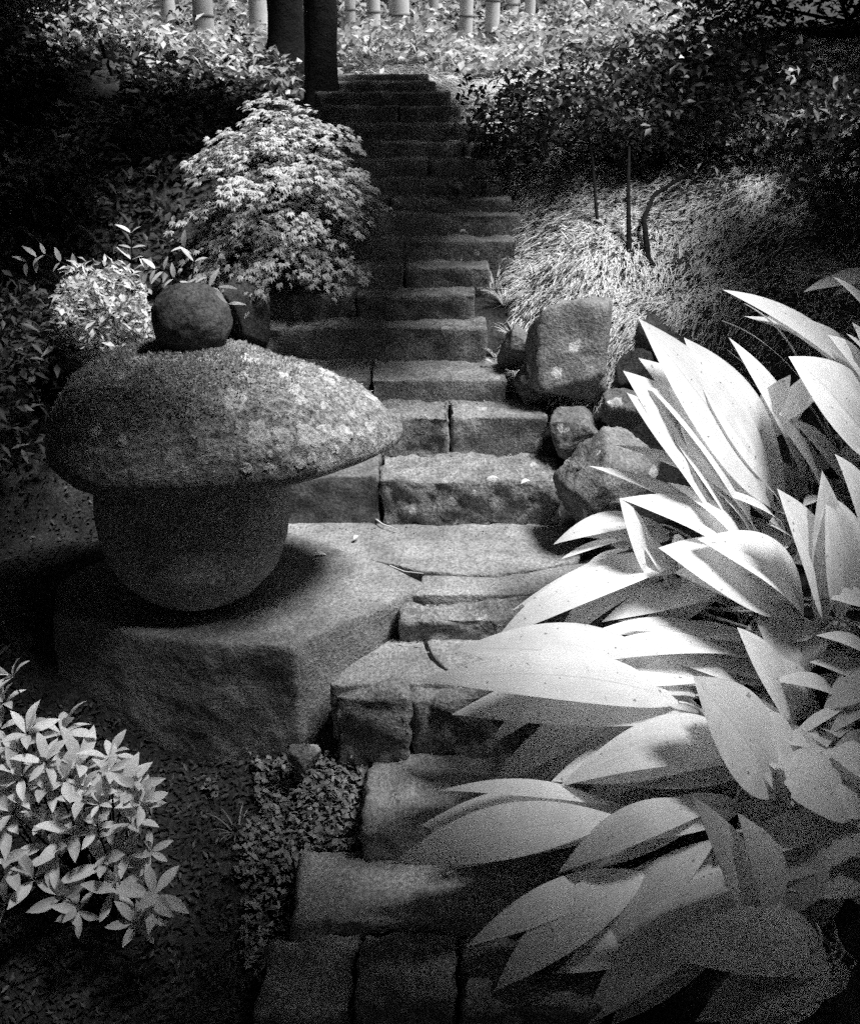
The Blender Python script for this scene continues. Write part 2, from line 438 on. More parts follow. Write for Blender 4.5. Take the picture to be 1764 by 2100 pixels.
# landing and the steps that come down to the camera
def zblock(x0, x1, y0, y1, z0, z1, seed, **kw):
    mat = kw.pop('mat', 'slab'); name = kw.pop('name', 'step_block')
    v, f = stone_block((x0, y0, z0), (x1, y1, z1), seed=seed, **kw)
    return part(name, v, f, M[mat], steps)
zblock(-.11, .40, 2.66, 2.80, -.22, -.006, 306, r=.014, amp=.018, mat='rough')
zblock(.406, .95, 2.66, 2.80, -.22, -.01, 307, r=.014, amp=.018, mat='rough')
def flagstone(poly, z, depth, seed, mat='slab', name='landing_slab'):
    Q = np.array([at_z(x, y, z)[:2] for x, y in poly]); c = Q.mean(0); na_ = 150
    an_ = np.linspace(-math.pi, math.pi, na_, endpoint=False); er_ = np.full(na_, 9.0)
    for i in range(len(Q)):
        p, e = Q[i] - c, Q[(i + 1) % len(Q)] - Q[i]
        den = np.cos(an_) * e[1] - np.sin(an_) * e[0]; den = np.where(np.abs(den) < 1e-9, 1e-9, den)
        t = (p[0] * e[1] - p[1] * e[0]) / den; w = (p[0] * np.sin(an_) - p[1] * np.cos(an_)) / den
        er_ = np.where((t > 0) & (w > -1e-6) & (w < 1 + 1e-6), np.minimum(er_, t), er_)
    prof_ = [(t, 0.0) for t in np.linspace(.01, .965, 22)] + [(.985, -.001), (.996, -.005), (1.0, -.014)] + [(1.0, -.014 - depth * t) for t in (.15, .3, .5, .75, 1)]
    out = []
    for t, dz in prof_:
        p = np.stack([c[0] + np.cos(an_) * er_ * t, c[1] + np.sin(an_) * er_ * t, np.full(na_, z + dz)], 1)
        p[:, 2] += .0035 * fbm(p, 6, 3, seed) + .002 * fbm(p, 30, 2, seed + 1)
        p[:, :2] += (t > .9) * .006 * fbm(p, 22, 3, seed + 2)[:, None] * np.stack([np.cos(an_), np.sin(an_)], 1)
        out.append(p)
    return part(name, np.concatenate(out), grid_faces(len(prof_), na_, True), M[mat], steps)
flagstone([(545, 1068), (1200, 1066), (1200, 1120), (1182, 1150), (1010, 1179), (868, 1171), (800, 1158), (590, 1112)], .004, .16, 301)
flagstone([(868, 1177), (1010, 1186), (1185, 1156), (1300, 1150), (1310, 1222), (1080, 1218), (845, 1222)], -.001, .16, 302)
flagstone([(676, 1404), (705, 1372), (800, 1308), (866, 1310), (882, 1350), (940, 1400)], -.105, .2, 308)
flagstone([(873, 1310), (1310, 1306), (1330, 1400), (950, 1400), (890, 1350)], -.100, .2, 309)
zblock(-.305, -.065, 2.375, 2.468, -.50, -.116, 310, r=.018, amp=.016, mat='rough')
zblock(-.058, .30, 2.38, 2.468, -.50, -.122, 311, r=.018, amp=.016, mat='rough')
zblock(.305, .80, 2.38, 2.468, -.50, -.12, 312, r=.018, amp=.016, mat='rough')
zblock(-.20, .62, 2.05, 2.42, -.58, -.352, 313, r=.020, amp=.012)
zblock(-.38, .80, 1.83, 2.10, -.62, -.468, 314, r=.014, amp=.010)
zblock(-.45, -.20, 1.60, 1.842, -.90, -.53, 316, r=.022, amp=.016, mat='rough')
zblock(-.19, .075, 1.60, 1.826, -.90, -.50, 317, r=.022, amp=.016, mat='rough')
zblock(.085, .45, 1.60, 1.826, -.90, -.52, 318, r=.022, amp=.016, mat='rough')
zblock(-.6, .6, 1.25, 1.62, -1.1, -.76, 319, r=.03, amp=.015)

# ---------------------------------------------------------------- slab under the lantern
poly = [(872, 1195), (735, 1262), (600, 1326), (420, 1316), (250, 1290), (105, 1258), (120, 1190), (290, 1110), (600, 1092), (800, 1158)]
PW = np.array([at_z(x, y, 0.02)[:2] for x, y in poly])
pc = np.array((PW[:, 0].mean(), PW[:, 1].mean()))
na, rows = 220, []
an = np.linspace(-math.pi, math.pi, na, endpoint=False)
pa = np.arctan2(PW[:, 1] - pc[1], PW[:, 0] - pc[0])
def edge_r(a):
    d = np.array((math.cos(a), math.sin(a))); best = 9
    for i in range(len(PW)):
        p, q = PW[i] - pc, PW[(i + 1) % len(PW)] - pc
        e = q - p; den = d[0] * e[1] - d[1] * e[0]
        if abs(den) < 1e-9: continue
        t = (p[0] * e[1] - p[1] * e[0]) / den; s = (p[0] * d[1] - p[1] * d[0]) / den
        if t > 0 and -1e-6 <= s <= 1 + 1e-6: best = min(best, t)
    return best
er = np.array([edge_r(a) for a in an])
prof = [(t, 0.02) for t in np.linspace(0.01, 0.94, 18)] + [(.985, .017), (1.0, .008), (1.006, -.008)] + [(1.008 + .035 * t, -.012 - .46 * t) for t in np.linspace(.04, 1, 30)]
rv = []
for s, z in prof:
    p = np.stack([pc[0] + np.cos(an) * er * s, pc[1] + np.sin(an) * er * s, np.full(na, z)], 1)
    rough = smooth(.97, 1.02, s)
    q = fbm(p, 9, 4, 71)
    p[:, 2] += (0.004 + 0.004 * rough) * fbm(p, 4, 3, 70)
    p[:, :2] += rough * (0.005 * q + 0.010 * fbm(p, 2.6, 2, 73) + 0.003 * fbm(p, 42, 3, 75))[:, None] * np.stack([np.cos(an), np.sin(an)], 1)
    rv.append(p)
solo('stone_slab', np.concatenate(rv), grid_faces(len(prof), na, True), M['slab'],
     'broad flat stone slab with rough broken edge, under the mushroom-shaped lantern', 'stone slab')

# ---------------------------------------------------------------- the lantern
LC = np.array((-0.788, 2.80, 0.02))
lan = thing('stone_lantern', LC, 'mushroom-shaped stone lantern with mossy lichen-spotted cap on a round base', 'stone lantern')
bp = [(0, .0), (.0, .11), (.012, .150), (.04, .200), (.085, .247), (.14, .283), (.21, .306), (.30, .316), (.39, .310), (.46, .295), (.53, .27), (.58, .2)]
tt = np.linspace(0, len(bp) - 1, 46)
bz = np.interp(tt, range(len(bp)), [b[0] for b in bp]); br = np.interp(tt, range(len(bp)), [b[1] for b in bp])
for _ in range(2):
    br[1:-1] = (br[:-2] + 2 * br[1:-1] + br[2:]) / 4; bz[1:-1] = (bz[:-2] + 2 * bz[1:-1] + bz[2:]) / 4
ba = np.linspace(0, 2 * math.pi, 96, endpoint=False)
bv = np.stack([br[:, None] * np.cos(ba), br[:, None] * np.sin(ba), bz[:, None] + 0 * ba], -1).reshape(-1, 3)
dirn = np.stack([bv[:, 0], bv[:, 1], 0 * bv[:, 0]], 1)
bv = bv + dirn * (0.035 * fbm(bv, 3, 3, 5) + 0.012 * fbm(bv, 22, 3, 6))[:, None] + LC
part('round_base', bv, grid_faces(len(bz), 96, True), M['base'], lan)
# cap: an uneven boulder-like roof, blunt to the right
CC = np.array((-0.70, 2.86, 0.575))
nr, nph = 110, 220
u = np.linspace(0, 1, nr)
ph = np.linspace(0, 2 * math.pi, nph, endpoint=False)
def cap_xy(ph):
    rx = np.where(np.cos(ph) > 0, 0.60, 0.56); ry = np.where(np.sin(ph) > 0, 0.42, 0.455)
    e = np.where(np.cos(ph) > 0, 1.75, 2.2)
    r = (np.abs(np.cos(ph) / rx) ** e + np.abs(np.sin(ph) / ry) ** e) ** (-1 / e)
    return r * (1 + 0.035 * np.sin(3 * ph + 1.0) + 0.02 * np.sin(5 * ph))
R = cap_xy(ph)
vs = []
for t in np.linspace(0.004, 1, nr):                                      # top, centre to rim
    h = 0.015 + 0.265 * (1 - t ** 3.5) ** 0.52
    vs.append(np.stack([R * t * np.cos(ph), R * t * np.sin(ph), np.full(nph, h)], 1))
for t in np.linspace(0.985, 0.25, 26):                                   # lip and underside
    h = 0.015 - 0.06 * math.sin(min(1, (1 - t) / .10) * math.pi / 2) + 0.02 * (1 - t)
    vs.append(np.stack([R * t * np.cos(ph), R * t * np.sin(ph), np.full(nph, h)], 1))
cv = np.concatenate(vs)
cv[:, 2] -= 0.03 * np.clip(cv[:, 0] / .56, 0, 1) ** 2 + 0.012 * np.clip(-cv[:, 0] / .56, 0, 1) ** 2
cv[:, 2] = np.where(cv[:, 2] > 0, cv[:, 2] * (1 - .50 * np.clip((cv[:, 0] - .05) / .55, 0, 1) ** 1.2), cv[:, 2] * (1 - .6 * np.clip(cv[:, 0] / .6, 0, 1)))
topm = .35 + .65 * smooth(.01, .09, cv[:, 2])
nrm = np.stack([cv[:, 0] * 1.2, cv[:, 1] * 1.2, np.maximum(cv[:, 2], 0.02) * 2.4], 1); nrm /= np.linalg.norm(nrm, axis=1)[:, None]
crease = -np.abs(fbm(cv * np.array((1, 1.6, 1.6)), 5.0, 3, 15))
cv = cv + nrm * topm[:, None] * (0.018 * fbm(cv, 3.2, 3, 12) + 0.012 * crease + 0.008 * fbm(cv, 24, 4, 13) + 0.008 * np.abs(fbm(cv, 60, 2, 14)))[:, None]
capv = cv + CC
cap = part('mossy_cap', capv, grid_faces(nr + 26, nph, True), M['cap'], lan)
cap['label'] = 'broad mossy cap with pale lichen spots'
def project(p):
    d = p - np.array((0, 0, EYE)); dep = d[:, 1] * CP - d[:, 2] * SP; up = d[:, 1] * SP + d[:, 2] * CP
    return np.stack([882 + F_PX * d[:, 0] / dep, 1050 - F_PX * up / dep], 1)
cpx = project(capv); capF = grid_faces(nr + 26, nph, True)
front = (np.arange(len(capv)) < nr * nph) & (((np.array((0, 0, EYE)) - capv) * nrm).sum(1) > 0)
for k, (lx, ly, lr) in enumerate([(525, 890, 27), (607, 798, 13), (618, 818, 12), (632, 892, 26), (668, 880, 13), (705, 892, 18), (573, 899, 9), (640, 938, 11), (684, 925, 10), (548, 955, 9), (722, 850, 10), (662, 830, 9),
                                  (596, 852, 8), (742, 888, 9), (505, 968, 11), (560, 930, 9), (470, 820, 12), (250, 905, 12), (580, 770, 10), (612, 950, 12), (760, 872, 10)]):
    dpx = np.where(front, np.hypot(cpx[:, 0] - lx, cpx[:, 1] - ly), 1e9); c0 = capv[np.argmin(dpx)]
    n0 = norm(nrm[np.argmin(dpx)]); t1 = norm(np.cross(n0, (0, 1, .2))); t2 = np.cross(n0, t1)
    near = capv[(np.linalg.norm(capv - c0, axis=1) < .09) & (np.arange(len(capv)) < nr * nph)] - c0
    nt_ = np.stack([near @ t1, near @ t2], 1); nh = near @ n0
    rho = np.linspace(.02, 1, 7); th = np.arange(22) * 2 * math.pi / 22
    ring = 1 + .34 * vnoise(np.stack([np.cos(th) * 1.8, np.sin(th) * 1.8, th * 0 + k], 1), k) + .22 * vnoise(np.stack([np.cos(th) * 5, np.sin(th) * 5, th * 0 + k], 1), k + 50)
    ab = (rho[:, None, None] * np.stack([np.cos(th), np.sin(th)], 1)[None] * ring[None, :, None] * lr * mpp(c0) * np.array((1.0, 1.15))).reshape(-1, 2)
    d2 = ((ab[:, None] - nt_[None]) ** 2).sum(2); nb = np.argsort(d2, 1)[:, :5]; wq = 1 / (np.take_along_axis(d2, nb, 1) + 1e-6)
    hh = (nh[nb] * wq).sum(1) / wq.sum(1)
    lift = np.repeat(np.where(rho > .95, .0006, .0032), 22) + .0012 * vnoise(np.stack([ab[:, 0], ab[:, 1], ab[:, 0] * 0], 1) * 260, k)
    part('lichen', c0 + ab[:, :1] * t1 + ab[:, 1:] * t2 + (hh + lift)[:, None] * n0, grid_faces(7, 22, True), M['lichen'], lan, cap)
# moss: short tufts standing on the upper part of the cap
idx = RNG.choice(nr * nph, 26000)
mp = capv[idx]; keep = (mp[:, 2] > CC[2] + .10) & (RNG.random(len(idx)) < 0.35 + 0.65 * smooth(-.2, .35, fbm(mp, 9, 3, 21)))
keep &= RNG.random(len(idx)) < smooth(.14, .27, mp[:, 2] - CC[2] - .10 * (mp[:, 0] - CC[0])) * 0.9 + .06
mp = mp[keep]; mn = nrm[idx][keep]
ax = mn + RNG.normal(0, .45, mn.shape) + np.array((0, 0, .3))
mv, mf = leaf_cloud(mp + mn * .003, .012, .006, RNG, 0.3, axis=ax)
ms = part('moss', mv, mf, M['moss'], lan, cap); ms['kind'] = 'stuff'
fv, ff = boulder((-0.755, 2.92, 0.940), (.122, .12, .118), 33, cuts=0, amp=.06, nu=50, nv=70, boxy=2.15)
fin = part('finial', fv, ff, M['knob'], lan)
fin['label'] = 'round dark stone ball on top of the cap'

# ---------------------------------------------------------------- boulders
def rock(px, py, rx, ry, Y, seed, label, mat='boulder', rz=None, cuts=13, amp=.08, rot=0.0, group='boulders edging the steps'):
    c = at_y(px, py, Y); m = mpp(c) * 1.06
    v, f = boulder(c, (rx * m, (rz or (rx + ry) / 2) * m, ry * m), seed, cuts, amp, rot=rot)
    return solo('boulder', v, f, M[mat], label, 'boulder', group)
rock(1182, 730, 92, 112, 3.84, 37, 'tall lichen-spotted boulder below the bright grass bank, right of the steps')
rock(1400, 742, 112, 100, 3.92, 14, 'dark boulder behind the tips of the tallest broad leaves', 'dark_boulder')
rock(1170, 886, 56, 52, 3.55, 4, 'small squarish boulder wedged between steps and leaves, beside the joint-split second step')
rock(1270, 850, 48, 46, 3.58, 5, 'small pale boulder tucked behind the leftmost tall leaf')
rock(1236, 985, 100, 104, 3.22, 19, 'pale pointed boulder leaning at the right end of the lowest riser', 'boulder', cuts=16, rot=-.35)
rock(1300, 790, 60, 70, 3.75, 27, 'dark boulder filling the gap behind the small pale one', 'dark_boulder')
rock(1092, 790, 44, 58, 3.86, 7, 'narrow dark boulder between the steps and the tall lichen-spotted one')
rock(1060, 712, 40, 46, 4.0, 31, 'small boulder under the hanging grass at the right end of the fourth step')
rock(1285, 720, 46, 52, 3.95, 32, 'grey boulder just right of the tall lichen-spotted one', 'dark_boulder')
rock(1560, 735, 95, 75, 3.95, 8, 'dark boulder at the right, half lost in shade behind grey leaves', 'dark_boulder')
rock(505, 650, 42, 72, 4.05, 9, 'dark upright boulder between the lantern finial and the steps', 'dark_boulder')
rock(625, 1550, 34, 26, 2.32, 12, 'fist-sized stone at the foot of the slab corner')

# ---------------------------------------------------------------- broad-leaved plants on the right
def blade(B, T, W, arch=0.12, roll=0.0, fold=0.22, droop=0.0, nl=18, nc=8, wave=0.0, peak=0.42, seed=0, hint=(0.0, -0.45, 0.9), cut=1.0, curl=0.0):
    B, T = np.asarray(B, float), np.asarray(T, float)
    a = T - B; Ln = np.linalg.norm(a); a = a / Ln
    n = np.array(hint, float); n = norm(n - a * (n @ a))
    s = np.cross(a, n)
    c, si = math.cos(roll), math.sin(roll)
    n, s = n * c + s * si, s * c - n * si
    t = np.linspace(0, cut, nl + 1)
    e1, e2 = 1.05 * peak / (1 - peak), 1.05
    w = t ** e1 * (1 - t) ** e2
    w = w / w.max() * W * 0.5
    w = np.maximum(w, W * 0.03 * (1 - t) + 0.0004)
    cen = B + t[:, None] * (T - B) + n * (arch * Ln * 4 * t * (1 - t))[:, None]
    cen[:, 2] += -droop * Ln * t ** 3 + droop * Ln * t
    if curl: cen += n[None] * (curl * Ln * np.clip(t - .6, 0, 1) ** 2)[:, None] + s[None] * (.6 * curl * Ln * t * t)[:, None]
    u = np.linspace(-1, 1, nc + 1)
    rip = wave * np.sin(u * 9 + seed)[None] * np.sin(t * 7 + seed)[:, None]
    off = (np.abs(u) ** 1.8)[None] * w[:, None] * fold + rip * w[:, None] - 0.05 * w[:, None] * (np.abs(u) < .1)[None]
    v = cen[:, None] + s * (u[None] * w[:, None])[..., None] + n * off[..., None]
    if cut < 1: v[-1] += a * (Ln * .035 * vnoise(np.stack([u * 5, u * 0 + seed, u * 0], 1), seed))[:, None]; v[-2] += a * (Ln * .015 * vnoise(np.stack([u * 7, u * 0 + seed, u * 0], 1), seed))[:, None]
    uv = np.stack([np.broadcast_to(u[None], (nl + 1, nc + 1)), np.broadcast_to(t[:, None], (nl + 1, nc + 1))], -1)
    return v.reshape(-1, 3), grid_faces(nl + 1, nc + 1), uv.reshape(-1, 2)
def depth_of(y): return float(np.interp(y, [600, 800, 1000, 1150, 1300, 1450, 1600, 1800, 2000], [3.15, 2.95, 2.72, 2.55, 2.38, 2.24, 2.08, 1.86, 1.66]))
# tip x y, base x y, width in survey pixels, arch, roll, depth offset of the whole leaf
PLANTS = {
 'tallest pale plant with upright blades beside the boulders': [
  (1295, 669, 1585, 1040, 128, .05, -.15, .00), (1428, 716, 1610, 960, 62, .04, .2, .05), (1446, 716, 1600, 880, 30, .03, .6, .10),
  (1284, 752, 1505, 1050, 118, .05, .0, -.03), (1282, 811, 1490, 1075, 118, .06, .15, -.07), (1625, 772, 1548, 870, 44, .02, .3, -.02), (1490, 720, 1640, 860, 26, .03, .5, .14)],
 'grey broad-leaved plant at the right edge, highest of all': [
  (1482, 588, 1790, 800, 74, .07, .1, .10), (1475, 651, 1650, 790, 30, .06, .5, .10), (1645, 597, 1830, 585, 42, .10, .2, .15), (1709, 563, 1830, 720, 66, .05, .2, .1),
  (1701, 676, 1800, 830, 78, .05, .1, .0), (1618, 728, 1800, 930, 150, .06, -.1, -.05), (1719, 922, 1790, 1130, 92, .05, .1, -.10), (1719, 1103, 1800, 1170, 26, .1, .2, -.05), (1580, 830, 1690, 1010, 70, .05, .3, .05)],
 'bright plant sprawling toward the pointed boulder': [
  (1205, 968, 1520, 1125, 54, .10, .25, -.05), (1273, 1009, 1540, 1150, 86, .10, .1, -.08), (1131, 1106, 1345, 1075, 46, .14, .1, -.08), (1266, 1027, 1335, 1190, 70, .06, .2, -.10),
  (1152, 1151, 1290, 1105, 20, .08, .3, -.10), (1195, 1166, 1290, 1125, 16, .08, .3, -.10), (1349, 1128, 1625, 1250, 135, .12, .0, -.08), (1586, 1010, 1690, 1265, 118, .07, .1, -.10),
  (1475, 1006, 1590, 1062, 56, .08, .3, -.02), (1645, 1037, 1685, 1018, 22, .1, .4, -.02), (1018, 1310, 1385, 1165, 62, .16, .05, -.12), (1108, 1216, 1390, 1145, 34, .12, .3, -.06),
  (1663, 1209, 1810, 1250, 62, .1, .1, -.05), (1540, 1237, 1680, 1238, 18, .1, .4, -.1), (1240, 1290, 1480, 1210, 60, .14, .1, -.05)],
 'brightest plant whose pointed leaf reaches over the middle step': [
  (1153, 1358, 1510, 1345, 50, .13, .15, -.05), (1226, 1293, 1510, 1320, 36, .10, .2, .00), (857, 1412, 1390, 1440, 98, .14, .0, -.12), (1140, 1392, 1450, 1400, 62, .12, .1, -.05),
  (1230, 1436, 1420, 1405, 44, .10, .2, -.06), (1505, 1296, 1618, 1475, 88, .06, .1, -.06), (1410, 1400, 1590, 1640, 150, .09, -.05, -.12), (1003, 1520, 1130, 1440, 34, .1, .2, -.08), (1330, 1330, 1530, 1400, 70, .1, .2, .02)],
 'plant with long lens-shaped leaf lying over the lower step': [
  (1139, 1582, 1520, 1530, 92, .20, .05, -.10), (1556, 1590, 1745, 1650, 128, .18, .0, -.12), (1012, 1606, 1270, 1460, 58, .12, .1, -.10), (1090, 1602, 1300, 1480, 48, .10, .3, -.06),
  (1130, 1600, 1440, 1560, 84, .14, .1, -.06), (900, 1614, 1260, 1655, 36, .08, .25, -.10), (801, 1746, 1290, 1680, 92, .10, .0, -.14), (1147, 1798, 1480, 1660, 64, .30, .1, -.14), (1230, 1700, 1440, 1600, 56, .1, .2, -.02), (1300, 1640, 1500, 1560, 80, .1, .1, .02)],
 'dim plant drooping into the dark lower right corner': [
  (1413, 1645, 1560, 1905, 96, .06, .1, -.12), (966, 1960, 1300, 1785, 60, .16, .1, -.10), (998, 2006, 1320, 1790, 82, .14, .0, -.13), (1203, 1957, 1470, 1720, 68, .16, .1, -.14),
  (1178, 2085, 1530, 1780, 92, .12, .0, -.16), (1392, 1836, 1500, 1780, 28, .08, .2, -.12), (1509, 1757, 1710, 1680, 62, .12, .1, -.10), (1569, 1884, 1665, 1700, 112, .06, .1, -.14),
  (1345, 1925, 1660, 1945, 112, .12, .0, -.16), (1140, 2000, 1400, 1900, 60, .1, .1, -.05), (1500, 1725, 1600, 1640, 52, .1, .2, -.05), (1420, 2080, 1700, 1980, 100, .1, .1, -.1)],
 'grey plant crowded against the right edge, below the rounded leaves': [
  (1672, 1294, 1800, 1365, 38, .12, .2, -.02), (1646, 1382, 1690, 1285, 36, .1, .2, -.05), (1689, 1458, 1810, 1375, 56, .1, .1, -.06), (1620, 1518, 1740, 1445, 22, .1, .3, -.06),
  (1694, 1501, 1800, 1430, 32, .1, .2, -.05), (1580, 1388, 1715, 1428, 36, .12, .1, -.02), (1532, 1322, 1690, 1290, 62, .16, .1, .0), (1706, 1562, 1820, 1600, 84, .1, .1, -.08),
  (1575, 1800, 1800, 1690, 64, .12, .1, -.10), (1620, 1830, 1800, 1780, 80, .1, .1, -.05), (1690, 1640, 1830, 1700, 70, .1, .1, .0), (1600, 1560, 1760, 1500, 60, .1, .2, .1)]}
prs = np.random.default_rng(5)
for lab, leaves in PLANTS.items():
    bases = []
    for (tx, ty, bx, by, w, ar, ro, dz) in leaves:
        Yb = depth_of(by) + dz + 0.06
        bases.append(at_y(bx, by, Yb))
    base_n = len(leaves)
    for k in list(range(base_n)) * 2:                        # companion leaves from the same crown, a little behind
        tx, ty, bx, by, w, ar, ro, dz = leaves[k]
        if w < 30: continue
        jx, jy = prs.uniform(25, 110), prs.uniform(-60, 60)
        leaves.append((tx + jx, ty + jy, bx + prs.uniform(-10, 60), by + prs.uniform(-30, 40), min(110, w * prs.uniform(.75, 1.1)), ar + prs.uniform(-.02, .06), ro + prs.uniform(-.3, .3), dz + prs.uniform(.05, .12)))
    bases = [at_y(l[2], l[3], depth_of(l[3]) + l[7] + 0.06) for l in leaves]
    bb = np.array(bases)
    rootxy = bb[:, :2].mean(0) + np.array((.10, .12))
    root = np.array((rootxy[0], rootxy[1], float(ground_z(rootxy[0:1], rootxy[1:2])[0])))
    pl = thing('broad_leaf_plant', root, lab, 'plant', 'broad-leaved plants beside the steps')
    for k, (tx, ty, bx, by, w, ar, ro, dz) in enumerate(leaves):
        B = bases[k]; lean = np.linalg.norm((tx - bx, ty - by))
        Yt = B[1] - 0.05 - 0.00022 * lean * (1.0 if ty > by - 60 else -0.4)
        T = at_y(tx, ty, Yt)
        W = w * mpp((B + T) / 2) * (1.20 if k < base_n else 1.30)
        v, f, uv = blade(B, T, W, ar, ro, fold=prs.uniform(-.04, .14), wave=prs.uniform(.0, .08), seed=k, peak=prs.uniform(.40, .55), cut=prs.uniform(.72, .9) if (prs.random() < .09 and k >= base_n) or (tx, ty) in ((1556, 1590), (1569, 1884)) else 1.0, curl=prs.uniform(-.12, .10))
        lf = part('leaf', v, f, M['broad'], pl, uv=uv)
        # stalk from the leaf base down into the clump
        foot = root + np.array((prs.uniform(-.14, .14), prs.uniform(-.10, .10), -.01)); foot[2] = float(ground_z(foot[0:1], foot[1:2])[0]) - .01
        d = norm(B - T)
        q = B + d * 0.10
        ts = np.linspace(0, 1, 8)[:, None]
        pts = (1 - ts) ** 2 * B + 2 * ts * (1 - ts) * q + ts ** 2 * foot
        v, f = tube(pts, np.linspace(.0035, .006, 8), 6)
        part('stalk', v, f, M['stalk'], pl)
    # inner leaves filling the clump
    for k in range(14):
        b0 = root + np.array((prs.uniform(-.05, .35), prs.uniform(-.02, .30), prs.uniform(.05, .24)))
        an_ = prs.uniform(-2.9, -0.6); L0 = prs.uniform(.28, .42)
        t0 = b0 + np.array((math.cos(an_) * L0 * .7, math.sin(an_) * L0 * .5, prs.uniform(-.02, .16)))
        v, f, uv = blade(b0, t0, prs.uniform(.09, .15), prs.uniform(.06, .16), prs.uniform(-.3, .5), fold=.2, seed=k)
        part('leaf', v, f, M['broad'], pl, uv=uv)

# ---------------------------------------------------------------- whorled shrub, lower left
def obovate(seed):
    v, f, uv = blade((0, 0, 0), (1, 0, 0), .31, arch=.05, fold=.28, droop=.12, nl=8, nc=4, peak=.54, seed=seed, wave=.08, hint=(0, 0, 1))
    me = mesh_np('leaf', v, f, True, uv); me.materials.append(M['shrub']); return me
OBO = [obovate(s) for s in range(4)]
WH = [(21, 1384, 1.0), (8, 1436, .9), (129, 1498, 1.15), (56, 1500, 1.0), (163, 1568, 1.35), (223, 1582, 1.0), (253, 1618, 1.2), (34, 1536, 1.1), (43, 1590, 1.2), (150, 1712, 1.4), (270, 1684, 1.2),
      (172, 1632, 1.2), (103, 1615, 1.3), (219, 1772, 1.4), (69, 1800, 1.3), (317, 1834, 1.45), (279, 1890, 1.0), (129, 1838, 1.2), (232, 1826, 1.2), (13, 1766, 1.2), (26, 1665, 1.1), (159, 1868, 1.0),
      (95, 1560, 1.0), (0, 1490, 1.1), (200, 1690, 1.0), (90, 1690, 1.1), (10, 1850, 1.1), (310, 1745, .8)]
srs = np.random.default_rng(3)
WH += [(srs.uniform(-20, 300), srs.uniform(1540, 1900), srs.uniform(.8, 1.2)) for _ in range(12)]
sroot = np.array((-0.98, 2.02, float(ground_z(np.array([-.98]), np.array([2.02]))[0])))
shrub = thing('whorled_shrub', sroot, 'pale shrub with whorls of pointed leaves in the lower left corner', 'shrub')
for k, (x, y, s) in enumerate(WH):
    Y = float(np.interp(y, [1380, 1600, 1900], [2.16, 1.98, 1.78])) + srs.uniform(-.04, .04)
    c = at_y(x, y, Y); m = mpp(c)
    axis = norm(np.array((0.25, -0.35, 1.0)) + srs.normal(0, .28, 3) + np.array(((c[0] - sroot[0]) * .9, 0, 0)))
    ts = np.linspace(0, 1, 7)[:, None]
    foot = sroot + np.array((srs.uniform(-.06, .06), srs.uniform(-.06, .06), 0)); mid = (c + foot) / 2 + np.array((0, 0, -.05)) - axis * .05
    v, f = tube((1 - ts) ** 2 * foot + 2 * ts * (1 - ts) * mid + ts ** 2 * c, np.linspace(.006, .002, 7), 5)
    part('stem', v, f, M['bark'], shrub)
    q = Vector(axis).to_track_quat('Z', 'Y').to_matrix().to_4x4()
    nl = srs.integers(6, 9); ph0 = srs.uniform(0, 6.28)
    for j in range(nl):
        L0 = 62 * s * m * srs.uniform(.75, 1.15)
        tilt = srs.uniform(-.55, .12) if j < nl - 2 else srs.uniform(-1.15, -.7)
        Mx = Matrix.Translation(Vector(c - sroot) - Vector(axis) * (.012 if j < nl - 2 else 0)) @ q @ Matrix.Rotation(ph0 + j * 2 * math.pi / (nl - 1.6) + srs.uniform(-.2, .2), 4, 'Z') @ Matrix.Rotation(tilt, 4, 'Y') @ Matrix.Rotation(srs.uniform(-.4, .4), 4, 'X') @ Matrix.Scale(L0, 4)
        o = bpy.data.objects.new('leaf', OBO[srs.integers(0, 4)]); link(o, shrub); o.matrix_basis = Mx

# ---------------------------------------------------------------- maple bush left of the steps
mc = np.array((-0.72, 4.48, 1.15))
mrs = np.random.default_rng(8)
mroot = np.array((-0.78, 4.52, float(ground_z(np.array([-.78]), np.array([4.52]))[0])))
maple = thing('maple_bush', mroot, 'pale mounded bush with drooping tiers of lacy lobed leaves left of the steps', 'bush')
def maple_leaves(cent, axis, size, rs):
    """five narrow lobes each, fanned about a drooping axis"""
    n = len(cent); z = np.array((0, 0, 1.0)) + rs.normal(0, .35, (n, 3)); z /= np.linalg.norm(z, axis=1)[:, None]
    x = axis / np.linalg.norm(axis, axis=1)[:, None]; y = np.cross(z, x); y /= np.linalg.norm(y, axis=1)[:, None]
    out_v, out_f, c0 = [], [], 0
    sz = size * rs.uniform(.7, 1.25, (n, 1))
    for a, l in ((-1.25, .62), (-.62, .85), (0, 1.05), (.62, .85), (1.25, .62)):
        d = x * math.cos(a) + y * math.sin(a); sd = -x * math.sin(a) + y * math.cos(a)
        tip = cent + d * sz * l - z * sz * .28 * l
        md = cent + d * sz * l * .48
        v = np.stack([cent, md + sd * sz * .15, tip, md - sd * sz * .15], 1).reshape(-1, 3)
        out_v.append(v); out_f.append(np.arange(n * 4).reshape(n, 4) + c0); c0 += n * 4
    return np.concatenate(out_v), np.concatenate(out_f)
cs, axs = [], []
sprays = []
